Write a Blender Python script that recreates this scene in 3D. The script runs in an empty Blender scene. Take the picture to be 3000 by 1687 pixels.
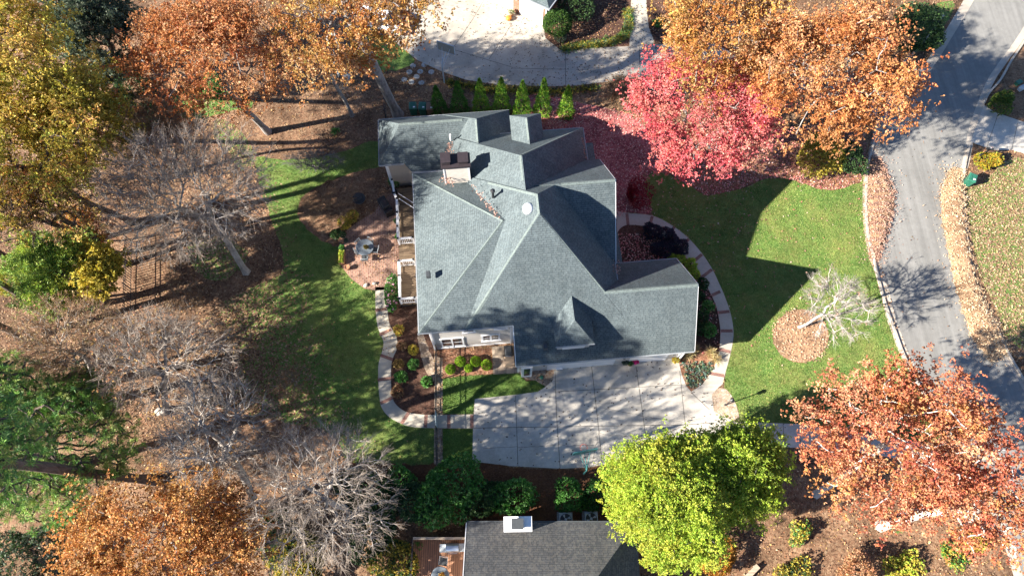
import bpy, bmesh, math, random
import numpy as np
from mathutils import Vector
# ------------------------------------------------------------------ camera, sky, sun, exposure
scene = bpy.context.scene
COL = scene.collection
R = math.radians
CAM_H, CAM_T = 48.0, R(22)
cd = bpy.data.cameras.new('camera'); cam = bpy.data.objects.new('camera', cd); COL.objects.link(cam)
cam.location = (0, 0, CAM_H); cam.rotation_euler = (CAM_T, 0, 0)
cd.sensor_width = 36; cd.lens = 24.0; cd.clip_start = 0.5; cd.clip_end = 3000
scene.camera = cam
SUN_EL, SUN_TRAVEL = 28.5, 19.0            # degrees; direction the light travels, counter-clockwise from +x
w = bpy.data.worlds.new('World'); scene.world = w; w.use_nodes = True
nt = w.node_tree; bg = nt.nodes['Background']
sky = nt.nodes.new('ShaderNodeTexSky'); sky.sky_type = 'NISHITA'; sky.sun_disc = False
sky.sun_elevation = R(SUN_EL); sky.sun_rotation = R(90 - (SUN_TRAVEL + 180))
sky.air_density = 0.85; sky.dust_density = 0.15; sky.ozone_density = 2.2; sky.altitude = 2500
nt.links.new(sky.outputs[0], bg.inputs[0]); bg.inputs[1].default_value = 0.068
sd = bpy.data.lights.new('sun', 'SUN'); sd.energy = 5.0; sd.angle = R(0.55); sd.color = (1.0, 0.93, 0.82)
so = bpy.data.objects.new('sun', sd); COL.objects.link(so)
tv = Vector((math.cos(R(SUN_TRAVEL)) * math.cos(R(SUN_EL)), math.sin(R(SUN_TRAVEL)) * math.cos(R(SUN_EL)), -math.sin(R(SUN_EL))))
so.rotation_euler = tv.to_track_quat('-Z', 'Y').to_euler(); so.location = (-40, -10, 60)
scene.view_settings.view_transform = 'Standard'; scene.view_settings.look = 'None'
scene.view_settings.exposure = 2.0; scene.view_settings.gamma = 1.0
scene.view_settings.use_curve_mapping = False
scene.cycles.max_bounces = 5; scene.cycles.diffuse_bounces = 3; scene.cycles.transmission_bounces = 3
scene.cycles.transparent_max_bounces = 6; scene.cycles.glossy_bounces = 2

# ------------------------------------------------------------------ coordinates
S_, C_ = math.sin(CAM_T), math.cos(CAM_T); FO = 1717.33
def A(x, y, z=0.0):
    """survey point: a spot measured on the aerial picture (2576 wide) brought down to height z, in metres"""
    a = (x - 1288) / FO; b = (724.3 - y) / FO; d = C_ - b * S_; t = (CAM_H - z) / d
    return np.array((a * t, (S_ + b * C_) * t, z))
def A2(x, y): p = A(x, y); return (p[0], p[1])
PH = R(5); CP, SP = math.cos(PH), math.sin(PH)
def Hs(u, v, z=0.0): return np.array((u * CP - v * SP, u * SP + v * CP, z))

# ------------------------------------------------------------------ materials
def new_mat(name):
    m = bpy.data.materials.new(name); m.use_nodes = True
    n = m.node_tree.nodes; l = m.node_tree.links
    return m, n, l, n['Principled BSDF']
def ramp(n, stops):
    r = n.new('ShaderNodeValToRGB'); e = r.color_ramp.elements
    while len(e) < len(stops): e.new(0.5)
    for k, (p, c) in enumerate(stops): e[k].position = p; e[k].color = (*c, 1)
    return r
def noise(n, l, scale, detail=4, rough=0.6, vec=None, dist=0.0):
    t = n.new('ShaderNodeTexNoise'); t.inputs['Scale'].default_value = scale; t.inputs['Detail'].default_value = detail
    t.inputs['Roughness'].default_value = rough; t.inputs['Distortion'].default_value = dist
    if vec is not None: l.new(vec, t.inputs['Vector'])
    return t
def mixc(n, l, fac, a, b, mode='MIX'):
    m = n.new('ShaderNodeMix'); m.data_type = 'RGBA'; m.blend_type = mode
    for s, v in ((m.inputs[0], fac), (m.inputs[6], a), (m.inputs[7], b)):
        if isinstance(v, (int, float)): s.default_value = v
        elif isinstance(v, tuple): s.default_value = (*v, 1)
        else: l.new(v, s)
    return m.outputs[2]
def mrange(n, l, val, a, b, c=0.0, d=1.0):
    m = n.new('ShaderNodeMapRange'); l.new(val, m.inputs[0])
    for k, x in zip((1, 2, 3, 4), (a, b, c, d)): m.inputs[k].default_value = x
    return m.outputs[0]
def bump(n, l, p, h, strength=0.4, dist=0.05):
    b = n.new('ShaderNodeBump'); b.inputs['Strength'].default_value = strength; b.inputs['Distance'].default_value = dist
    l.new(h, b.inputs['Height']); l.new(b.outputs[0], p.inputs['Normal']); return b
def objco(n): return n.new('ShaderNodeTexCoord').outputs['Object']

def plain(name, col, rough=0.6, metal=0.0, var=0.12, scale=6.0, spec=0.4):
    m, n, l, p = new_mat(name); v = objco(n)
    t = noise(n, l, scale, 5, 0.65, v)
    lo = tuple(c * (1 - var) for c in col); hi = tuple(min(1, c * (1 + var)) for c in col)
    r = ramp(n, [(0.3, lo), (0.7, hi)]); l.new(t.outputs[0], r.inputs[0]); l.new(r.outputs[0], p.inputs['Base Color'])
    p.inputs['Roughness'].default_value = rough; p.inputs['Metallic'].default_value = metal
    p.inputs['Specular IOR Level'].default_value = spec
    return m
def leaf_mat(name, trans=0.3, rough=0.55):
    m, n, l, p = new_mat(name)
    a = n.new('ShaderNodeAttribute'); a.attribute_name = 'col'
    l.new(a.outputs['Color'], p.inputs['Base Color']); p.inputs['Roughness'].default_value = rough
    p.inputs['Specular IOR Level'].default_value = 0.3
    t = n.new('ShaderNodeBsdfTranslucent'); l.new(a.outputs['Color'], t.inputs[0])
    x = n.new('ShaderNodeMixShader'); x.inputs[0].default_value = trans
    l.new(p.outputs[0], x.inputs[1]); l.new(t.outputs[0], x.inputs[2])
    l.new(x.outputs[0], n['Material Output'].inputs[0])
    return m
def litter_mat(name, cols, scale=8.0, base=(0.07, 0.04, 0.025), amt=0.85):
    m, n, l, p = new_mat(name); v = objco(n)
    d = noise(n, l, 3.0, 3, 0.6, v)
    wv = mixc(n, l, 0.06, v, d.outputs['Color'])
    vo = n.new('ShaderNodeTexVoronoi'); vo.inputs['Scale'].default_value = scale; l.new(wv, vo.inputs['Vector'])
    sp = n.new('ShaderNodeSeparateColor'); l.new(vo.outputs['Color'], sp.inputs[0])
    k = len(cols); r = ramp(n, [(i / (k - 1), c) for i, c in enumerate(cols)]); l.new(sp.outputs[0], r.inputs[0])
    vo2 = n.new('ShaderNodeTexVoronoi'); vo2.inputs['Scale'].default_value = scale * 2.3; l.new(v, vo2.inputs['Vector'])
    sp2 = n.new('ShaderNodeSeparateColor'); l.new(vo2.outputs['Color'], sp2.inputs[0])
    r2 = ramp(n, [(i / (k - 1), c) for i, c in enumerate(cols[::-1])]); l.new(sp2.outputs[1], r2.inputs[0])
    c = mixc(n, l, 0.45, r.outputs[0], r2.outputs[0])
    big = noise(n, l, 0.35, 5, 0.65, v); f = mrange(n, l, big.outputs[0], 0.35, 0.65, 1.3, 0.5)
    c = mixc(n, l, 1.0, c, f, 'MULTIPLY')
    fine = noise(n, l, 5, 4, 0.7, v); g = mrange(n, l, fine.outputs[0], 0.45, 0.62, 0.0, 1 - amt)
    c = mixc(n, l, g, c, base)
    l.new(c, p.inputs['Base Color']); p.inputs['Roughness'].default_value = 0.85; p.inputs['Specular IOR Level'].default_value = 0.15
    h = mixc(n, l, 0.5, sp.outputs[1], sp2.outputs[2])
    bump(n, l, p, h, 0.9, 0.09)
    return m
def lawn_mat(name, litter=0.0, dry=0.25, edge=None):
    m, n, l, p = new_mat(name); v = objco(n)
    n1 = noise(n, l, 0.45, 4, 0.6, v); n2 = noise(n, l, 3.2, 5, 0.7, v); n3 = noise(n, l, 16, 4, 0.75, v)
    mp = n.new('ShaderNodeMapping'); mp.inputs['Rotation'].default_value = (0, 0, 0.5); mp.inputs['Scale'].default_value = (1, 0.25, 1); l.new(v, mp.inputs[0])
    n4 = noise(n, l, 30, 3, 0.7, mp.outputs[0])
    a = n.new('ShaderNodeMath'); a.operation = 'ADD'; l.new(n2.outputs[0], a.inputs[0]); l.new(n3.outputs[0], a.inputs[1])
    b = n.new('ShaderNodeMath'); b.operation = 'ADD'; l.new(a.outputs[0], b.inputs[0]); l.new(n4.outputs[0], b.inputs[1])
    f = mrange(n, l, b.outputs[0], 1.05, 1.95)
    r = ramp(n, [(0.0, (0.025, 0.065, 0.014)), (0.3, (0.085, 0.17, 0.035)), (0.65, (0.175, 0.265, 0.068)), (1.0, (0.34, 0.39, 0.15))]); l.new(f, r.inputs[0])
    dm = mrange(n, l, n1.outputs[0], 0.42, 0.68, 0.0, dry)
    c = mixc(n, l, dm, r.outputs[0], (0.30, 0.27, 0.09))
    n5 = noise(n, l, 1.1, 5, 0.7, v); f5 = mrange(n, l, n5.outputs[0], 0.32, 0.68, 0.72, 1.25); c = mixc(n, l, 1.0, c, f5, 'MULTIPLY')
    if litter > 0:
        vo = n.new('ShaderNodeTexVoronoi'); vo.inputs['Scale'].default_value = 9; l.new(v, vo.inputs['Vector'])
        sp = n.new('ShaderNodeSeparateColor'); l.new(vo.outputs['Color'], sp.inputs[0])
        lr = ramp(n, [(0, (0.10, 0.05, 0.03)), (0.4, (0.26, 0.16, 0.09)), (0.75, (0.36, 0.22, 0.13)), (1, (0.45, 0.34, 0.22))]); l.new(sp.outputs[0], lr.inputs[0])
        if edge is not None:      # litter thickens across the lawn, from point edge[0] (none) to edge[1] (all)
            g = n.new('ShaderNodeMapping'); e0, e1 = np.array(edge[0][:2]), np.array(edge[1][:2]); dv = e1 - e0; L2 = dv @ dv
            dn = n.new('ShaderNodeVectorMath'); dn.operation = 'DOT_PRODUCT'; l.new(v, dn.inputs[0]); dn.inputs[1].default_value = (dv[0] / L2, dv[1] / L2, 0)
            gm = n.new('ShaderNodeMath'); gm.operation = 'ADD'; l.new(dn.outputs['Value'], gm.inputs[0]); gm.inputs[1].default_value = -float(e0 @ dv / L2)
            nn = noise(n, l, 0.8, 5, 0.65, v)
            q = n.new('ShaderNodeMath'); q.operation = 'MULTIPLY_ADD'; l.new(nn.outputs[0], q.inputs[0]); q.inputs[1].default_value = 1.3; l.new(gm.outputs[0], q.inputs[2])
            lim = mrange(n, l, q.outputs[0], 0.75, 1.75, 0.0, 1.0)
        else:
            nn = noise(n, l, 0.7, 5, 0.65, v); lim = mrange(n, l, nn.outputs[0], 0.3, 0.7, litter * 0.6, min(1, litter * 1.4))
        th = n.new('ShaderNodeMath'); th.operation = 'LESS_THAN'; l.new(sp.outputs[1], th.inputs[0]); l.new(lim, th.inputs[1])
        c = mixc(n, l, th.outputs[0], c, lr.outputs[0])
    l.new(c, p.inputs['Base Color']); p.inputs['Roughness'].default_value = 0.8; p.inputs['Specular IOR Level'].default_value = 0.15
    bump(n, l, p, b.outputs[0], 1.0, 0.12)
    return m
def concrete_mat(name, col, stain=0.3):
    m, n, l, p = new_mat(name); v = objco(n)
    n1 = noise(n, l, 0.5, 6, 0.65, v); n2 = noise(n, l, 6, 5, 0.7, v); n3 = noise(n, l, 45, 2, 0.6, v)
    f1 = mrange(n, l, n1.outputs[0], 0.35, 0.65, 1 - stain * 0.6, 1.06); f2 = mrange(n, l, n2.outputs[0], 0.3, 0.7, 1 - stain * 0.3, 1.05); f3 = mrange(n, l, n3.outputs[0], 0.3, 0.7, 0.92, 1.06)
    c = mixc(n, l, 1.0, col, f1, 'MULTIPLY'); c = mixc(n, l, 1.0, c, f2, 'MULTIPLY'); c = mixc(n, l, 1.0, c, f3, 'MULTIPLY')
    l.new(c, p.inputs['Base Color']); p.inputs['Roughness'].default_value = 0.85; p.inputs['Specular IOR Level'].default_value = 0.25
    bump(n, l, p, n2.outputs[0], 0.15, 0.02)
    return m
def brick_mat(name, c1, c2, mortar, bw, rh, ms=0.012, co='Object', rot=0.0, var=0.5, offs=0.5):
    m, n, l, p = new_mat(name); tc = n.new('ShaderNodeTexCoord')
    mp = n.new('ShaderNodeMapping'); mp.inputs['Rotation'].default_value = (0, 0, rot); l.new(tc.outputs[co], mp.inputs[0])
    b = n.new('ShaderNodeTexBrick'); l.new(mp.outputs[0], b.inputs['Vector'])
    b.inputs['Scale'].default_value = 1; b.inputs['Brick Width'].default_value = bw; b.inputs['Row Height'].default_value = rh
    b.inputs['Mortar Size'].default_value = ms; b.inputs['Color1'].default_value = (*c1, 1); b.inputs['Color2'].default_value = (*c2, 1); b.inputs['Mortar'].default_value = (*mortar, 1)
    b.inputs['Bias'].default_value = 0.0; b.offset = offs
    nn = noise(n, l, 1.2, 6, 0.65, tc.outputs['Object']); f = mrange(n, l, nn.outputs[0], 0.32, 0.68, 1 - var * 0.45, 1 + var * 0.35)
    c = mixc(n, l, 1.0, b.outputs[0], f, 'MULTIPLY')
    l.new(c, p.inputs['Base Color']); p.inputs['Roughness'].default_value = 0.85; p.inputs['Specular IOR Level'].default_value = 0.2
    bump(n, l, p, b.outputs['Fac'], -0.5, 0.02)
    return m
def shingle_mat(name, c1, c2, c3):
    m, n, l, p = new_mat(name); tc = n.new('ShaderNodeTexCoord'); uv = tc.outputs['UV']
    b = n.new('ShaderNodeTexBrick'); l.new(uv, b.inputs['Vector']); b.offset = 0.37; b.offset_frequency = 2; b.squash = 0.8; b.squash_frequency = 3
    b.inputs['Scale'].default_value = 1; b.inputs['Brick Width'].default_value = 0.30; b.inputs['Row Height'].default_value = 0.15; b.inputs['Mortar Size'].default_value = 0.014
    b.inputs['Color1'].default_value = (*c1, 1); b.inputs['Color2'].default_value = (*c2, 1); b.inputs['Mortar'].default_value = (*[x * 0.45 for x in c1], 1)
    vo = n.new('ShaderNodeTexVoronoi'); vo.inputs['Scale'].default_value = 8.5; l.new(uv, vo.inputs['Vector'])
    sp = n.new('ShaderNodeSeparateColor'); l.new(vo.outputs['Color'], sp.inputs[0])
    th = mrange(n, l, sp.outputs[0], 0.62, 0.8, 0, 0.5); c = mixc(n, l, th, b.outputs[0], c3)
    n1 = noise(n, l, 0.5, 6, 0.7, tc.outputs['Object']); f1 = mrange(n, l, n1.outputs[0], 0.3, 0.7, 0.84, 1.14)
    n2 = noise(n, l, 22, 3, 0.7, uv); f2 = mrange(n, l, n2.outputs[0], 0.3, 0.7, 0.78, 1.22)
    c = mixc(n, l, 1.0, c, f1, 'MULTIPLY'); c = mixc(n, l, 1.0, c, f2, 'MULTIPLY')
    mp = n.new('ShaderNodeMapping'); mp.inputs['Scale'].default_value = (1, 0.12, 1); l.new(uv, mp.inputs[0]); n3 = noise(n, l, 2.2, 5, 0.7, mp.outputs[0]); f3 = mrange(n, l, n3.outputs[0], 0.35, 0.65, 0.9, 1.08); c = mixc(n, l, 1.0, c, f3, 'MULTIPLY')
    l.new(c, p.inputs['Base Color']); p.inputs['Roughness'].default_value = 0.9; p.inputs['Specular IOR Level'].default_value = 0.2
    bump(n, l, p, b.outputs['Fac'], -0.5, 0.02)
    return m
def board_mat(name, c1, c2, gap, width=0.14, ang=0.0):
    m, n, l, p = new_mat(name); v = objco(n)
    mp = n.new('ShaderNodeMapping'); mp.inputs['Rotation'].default_value = (0, 0, ang); l.new(v, mp.inputs[0])
    b = n.new('ShaderNodeTexBrick'); l.new(mp.outputs[0], b.inputs['Vector']); b.inputs['Scale'].default_value = 1
    b.inputs['Brick Width'].default_value = 3.6; b.inputs['Row Height'].default_value = width; b.inputs['Mortar Size'].default_value = 0.012
    b.inputs['Color1'].default_value = (*c1, 1); b.inputs['Color2'].default_value = (*c2, 1); b.inputs['Mortar'].default_value = (*gap, 1)
    mp2 = n.new('ShaderNodeMapping'); mp2.inputs['Scale'].default_value = (1, 14, 1); l.new(mp.outputs[0], mp2.inputs[0])
    nn = noise(n, l, 1.5, 5, 0.7, mp2.outputs[0]); f = mrange(n, l, nn.outputs[0], 0.3, 0.7, 0.7, 1.25)
    c = mixc(n, l, 1.0, b.outputs[0], f, 'MULTIPLY'); l.new(c, p.inputs['Base Color']); p.inputs['Roughness'].default_value = 0.75
    bump(n, l, p, b.outputs['Fac'], -0.5, 0.02)
    return m
def siding_mat(name, col):
    m, n, l, p = new_mat(name); v = objco(n)
    s = n.new('ShaderNodeSeparateXYZ'); l.new(v, s.inputs[0])
    d = n.new('ShaderNodeMath'); d.operation = 'MULTIPLY'; l.new(s.outputs[2], d.inputs[0]); d.inputs[1].default_value = 1 / 0.16
    f = n.new('ShaderNodeMath'); f.operation = 'FRACT'; l.new(d.outputs[0], f.inputs[0])
    r = ramp(n, [(0.0, tuple(c * 0.6 for c in col)), (0.1, col), (1.0, tuple(c * 0.95 for c in col))]); l.new(f.outputs[0], r.inputs[0])
    nn = noise(n, l, 2, 5, 0.6, v); g = mrange(n, l, nn.outputs[0], 0.3, 0.7, 0.92, 1.05)
    c = mixc(n, l, 1.0, r.outputs[0], g, 'MULTIPLY'); l.new(c, p.inputs['Base Color']); p.inputs['Roughness'].default_value = 0.55
    bump(n, l, p, f.outputs[0], 0.6, 0.03)
    return m
def bark_mat(name, lo, hi, scale=5):
    m, n, l, p = new_mat(name); v = objco(n)
    mp = n.new('ShaderNodeMapping'); mp.inputs['Scale'].default_value = (1, 1, 0.35); l.new(v, mp.inputs[0])
    t = noise(n, l, scale, 6, 0.7, mp.outputs[0], 0.6); r = ramp(n, [(0.32, lo), (0.66, hi)]); l.new(t.outputs[0], r.inputs[0])
    l.new(r.outputs[0], p.inputs['Base Color']); p.inputs['Roughness'].default_value = 0.85; p.inputs['Specular IOR Level'].default_value = 0.2
    bump(n, l, p, t.outputs[0], 0.7, 0.06)
    return m
def asphalt_mat(name):
    m, n, l, p = new_mat(name); v = objco(n)
    n1 = noise(n, l, 0.25, 6, 0.65, v); n2 = noise(n, l, 2.5, 5, 0.7, v); n3 = noise(n, l, 60, 2, 0.7, v)
    f1 = mrange(n, l, n1.outputs[0], 0.3, 0.7, 0.86, 1.1); f2 = mrange(n, l, n2.outputs[0], 0.3, 0.7, 0.9, 1.08); f3 = mrange(n, l, n3.outputs[0], 0.3, 0.7, 0.8, 1.2)
    mp = n.new('ShaderNodeMapping'); mp.inputs['Rotation'].default_value = (0, 0, R(8)); mp.inputs['Scale'].default_value = (2.2, .09, 1); l.new(v, mp.inputs[0]); n4 = noise(n, l, 1.0, 5, .65, mp.outputs[0]); f4 = mrange(n, l, n4.outputs[0], .35, .65, .84, 1.1)
    c = mixc(n, l, 1.0, (0.215, 0.21, 0.198), f1, 'MULTIPLY'); c = mixc(n, l, 1.0, c, f4, 'MULTIPLY'); c = mixc(n, l, 1.0, c, f2, 'MULTIPLY'); c = mixc(n, l, 1.0, c, f3, 'MULTIPLY')
    l.new(c, p.inputs['Base Color']); p.inputs['Roughness'].default_value = 0.9; p.inputs['Specular IOR Level'].default_value = 0.2
    bump(n, l, p, n3.outputs[0], 0.3, 0.01); return m

TAN = [(0.09, 0.05, 0.03), (0.20, 0.115, 0.07), (0.30, 0.18, 0.11), (0.24, 0.12, 0.07), (0.38, 0.26, 0.17)]
M = dict(
    litter=litter_mat('leaf_litter', [(0.06, 0.032, 0.02), (0.18, 0.10, 0.058), (0.29, 0.18, 0.11), (0.20, 0.098, 0.055), (0.38, 0.27, 0.17)]),
    mulch=litter_mat('mulch', [(0.04, 0.02, 0.014), (0.10, 0.05, 0.034), (0.15, 0.078, 0.055), (0.08, 0.04, 0.03), (0.17, 0.11, 0.08)], 9, (0.05, 0.028, 0.02), 0.6),
    straw=litter_mat('pine_straw', [(0.08, 0.035, 0.018), (0.15, 0.066, 0.033), (0.20, 0.09, 0.045), (0.12, 0.05, 0.03), (0.24, 0.13, 0.07)], 14, (0.1, 0.05, 0.03), 0.8),
    pink=litter_mat('pink_leaves', [(0.17, 0.04, 0.042), (0.36, 0.10, 0.10), (0.50, 0.19, 0.18), (0.28, 0.065, 0.075), (0.56, 0.34, 0.29)], 8, (0.10, 0.03, 0.03), 0.85),
    circle=litter_mat('mulch_ring', [(0.13, 0.05, 0.03), (0.26, 0.12, 0.07), (0.36, 0.19, 0.11), (0.22, 0.09, 0.06), (0.42, 0.27, 0.18)], 10),
    pile=litter_mat('raked_leaves', [(0.22, 0.12, 0.065), (0.36, 0.22, 0.13), (0.46, 0.30, 0.18), (0.32, 0.18, 0.10), (0.54, 0.40, 0.27)], 9),
    stones=litter_mat('river_stones', [(0.20, 0.14, 0.10), (0.36, 0.27, 0.19), (0.48, 0.38, 0.28), (0.30, 0.2, 0.14), (0.58, 0.5, 0.42)], 8, (0.1, 0.06, 0.04), 0.95),
    lawn=lawn_mat('front_grass', 0.0, 0.55),
    lawn_back=lawn_mat('back_grass', 1.0, 0.4, (A(850, 880), A(600, 965))),
    lawn_leafy=lawn_mat('leafy_grass', 0.5, 0.5),
    lawn_dark=lawn_mat('side_grass', 0.0, 0.1),
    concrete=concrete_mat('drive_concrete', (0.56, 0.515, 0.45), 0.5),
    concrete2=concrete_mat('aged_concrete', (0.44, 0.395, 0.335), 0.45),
    path=concrete_mat('path_concrete', (0.44, 0.40, 0.33), 0.25),
    curb=concrete_mat('curb_concrete', (0.43, 0.38, 0.32), 0.3),
    joint=plain('joint_tar', (0.085, 0.08, 0.075), 0.9),
    asphalt=asphalt_mat('asphalt'),
    brick=brick_mat('patio_brick', (0.33, 0.18, 0.125), (0.19, 0.095, 0.075), (0.30, 0.22, 0.17), 0.28, 0.14, 0.02, rot=R(90 - 3), var=1.0),
    band=brick_mat('band_brick', (0.26, 0.12, 0.09), (0.18, 0.08, 0.07), (0.25, 0.18, 0.15), 0.2, 0.1, 0.012, var=0.6),
    paver=brick_mat('tan_pavers', (0.36, 0.29, 0.22), (0.25, 0.20, 0.155), (0.16, 0.12, 0.1), 0.62, 0.45, 0.014, rot=PH, var=0.6),
    wallbrick=brick_mat('red_brick_wall', (0.30, 0.115, 0.06), (0.2, 0.07, 0.045), (0.33, 0.26, 0.2), 0.22, 0.08, 0.012, co='UV', var=0.5),
    shingle=shingle_mat('slate_green_shingles', (0.098, 0.121, 0.129), (0.076, 0.097, 0.106), (0.114, 0.138, 0.144)),
    shingle2=shingle_mat('weathered_brown_shingles', (0.11, 0.112, 0.115), (0.075, 0.078, 0.085), (0.15, 0.14, 0.128)),
    siding=siding_mat('greige_siding', (0.60, 0.56, 0.52)),
    siding_tan=siding_mat('tan_siding', (0.44, 0.37, 0.31)),
    white=plain('white_paint', (0.74, 0.74, 0.75), 0.4, var=0.04),
    gutter=plain('gutter_grey', (0.30, 0.32, 0.34), 0.4, var=0.1),
    stucco=plain('cream_stucco', (0.64, 0.57, 0.50), 0.85, var=0.08, scale=3),
    brownmetal=plain('brown_metal', (0.034, 0.026, 0.03), 0.45, var=0.2),
    black=plain('black_metal', (0.02, 0.021, 0.024), 0.45, var=0.2),
    darkgray=plain('charcoal', (0.055, 0.06, 0.065), 0.5, var=0.15),
    glass=plain('window_glass', (0.03, 0.04, 0.05), 0.08, var=0.2, spec=0.8),
    grayp=plain('grey_painted', (0.33, 0.36, 0.38), 0.5),
    tablegray=plain('slate_tabletop', (0.13, 0.155, 0.18), 0.5),
    steel=plain('stainless_steel', (0.5, 0.54, 0.58), 0.28, 0.85, 0.06),
    greenbin=plain('green_plastic', (0.022, 0.115, 0.075), 0.45, var=0.25, scale=3),
    brownbin=plain('brown_plastic', (0.24, 0.135, 0.085), 0.5, var=0.15),
    cardboard=plain('tan_box', (0.46, 0.33, 0.22), 0.7),
    terracotta=plain('terracotta', (0.40, 0.20, 0.11), 0.75),
    ceramic=plain('blue_ceramic', (0.12, 0.17, 0.24), 0.3),
    cream=plain('cream_pot', (0.55, 0.5, 0.42), 0.6),
    pumpkin=plain('pumpkin_skin', (0.62, 0.20, 0.02), 0.5),
    pumpkinp=plain('pale_pumpkin_skin', (0.55, 0.38, 0.10), 0.5),
    carpaint=plain('white_car_paint', (0.78, 0.79, 0.8), 0.18, var=0.01, spec=0.6),
    tire=plain('tyre_rubber', (0.02, 0.02, 0.02), 0.85),
    alloy=plain('alloy', (0.42, 0.43, 0.45), 0.3, 0.7),
    redlight=plain('tail_light', (0.45, 0.02, 0.03), 0.2),
    deck=board_mat('deck_boards', (0.23, 0.16, 0.095), (0.15, 0.10, 0.062), (0.03, 0.02, 0.015), 0.14, PH),
    deck2=board_mat('stained_deck_boards', (0.36, 0.185, 0.105), (0.28, 0.135, 0.075), (0.06, 0.03, 0.02), 0.14, R(90)),
    wood=board_mat('weathered_board', (0.42, 0.34, 0.26), (0.36, 0.28, 0.2), (0.2, 0.15, 0.1), 0.5, 0),
    tealpaint=plain('teal_painted_metal', (0.06, 0.2, 0.2), 0.4, var=0.2),
    orangerim=plain('orange_rim', (0.6, 0.1, 0.06), 0.4),
    poleblue=plain('pale_pole', (0.42, 0.5, 0.58), 0.4),
    backboard=plain('smoked_backboard', (0.30, 0.31, 0.29), 0.2, spec=0.6),
    bark=bark_mat('grey_bark', (0.10, 0.09, 0.085), (0.34, 0.31, 0.29), 4),
    bark_dark=bark_mat('dark_bark', (0.045, 0.032, 0.026), (0.15, 0.115, 0.095), 5),
    bark_pale=bark_mat('pale_bark', (0.19, 0.165, 0.145), (0.45, 0.41, 0.37), 4),
    bark_white=bark_mat('white_bark', (0.34, 0.31, 0.28), (0.62, 0.58, 0.53), 3),
    twig_grey=bark_mat('grey_twigs', (0.15, 0.115, 0.09), (0.38, 0.32, 0.27), 5),
    twig_tan=bark_mat('tan_twigs', (0.16, 0.10, 0.06), (0.36, 0.25, 0.16), 6),
    leaf=leaf_mat('foliage', 0.3), needle=leaf_mat('needles', 0.15), litterleaf=leaf_mat('dry_leaf', 0.1, 0.7),
    stone=plain('pale_stone', (0.34, 0.34, 0.32), 0.85, var=0.3), rock=plain('grey_rock', (0.3, 0.28, 0.25), 0.85, var=0.35),
    darkwall=plain('dark_timber', (0.035, 0.026, 0.024), 0.8, var=0.3),
)

# ------------------------------------------------------------------ builders
def tag(o, label=None, cat=None, group=None, kind=None):
    if label: o['label'] = label
    if cat: o['category'] = cat
    if group: o['group'] = group
    if kind: o['kind'] = kind
    return o
def root_of(o):
    while o.parent: o = o.parent
    return o
def thing(name, label, cat, loc=(0, 0, 0), group=None):
    o = bpy.data.objects.new(name, None); COL.objects.link(o); o.location = tuple(float(x) for x in loc)
    o.empty_display_size = 0.3
    return tag(o, label, cat, group)
def link(name, me, mat, parent=None):
    if mat is not None: me.materials.append(mat)
    o = bpy.data.objects.new(name, me); COL.objects.link(o)
    if parent is not None: o.parent = parent
    return o
def mesh_np(name, V, F, mat, parent=None, cols=None, smooth=False):
    V = np.asarray(V, dtype=np.float64); F = np.asarray(F, dtype=np.int32)
    if parent is not None: V = V - np.array(root_of(parent).location)[None]
    k = F.shape[1]; me = bpy.data.meshes.new(name)
    me.vertices.add(len(V)); me.vertices.foreach_set('co', V.astype(np.float32).ravel())
    me.loops.add(F.size); me.loops.foreach_set('vertex_index', F.ravel())
    me.polygons.add(len(F)); me.polygons.foreach_set('loop_start', np.arange(0, F.size, k, dtype=np.int32))
    if smooth: me.polygons.foreach_set('use_smooth', np.ones(len(F), dtype=bool))
    me.update(calc_edges=True)
    if cols is not None:
        at = me.attributes.new('col', 'FLOAT_COLOR', 'FACE')
        c = np.ones((len(F), 4), dtype=np.float32); c[:, :3] = cols; at.data.foreach_set('color', c.ravel())
    return link(name, me, mat, parent)
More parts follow.
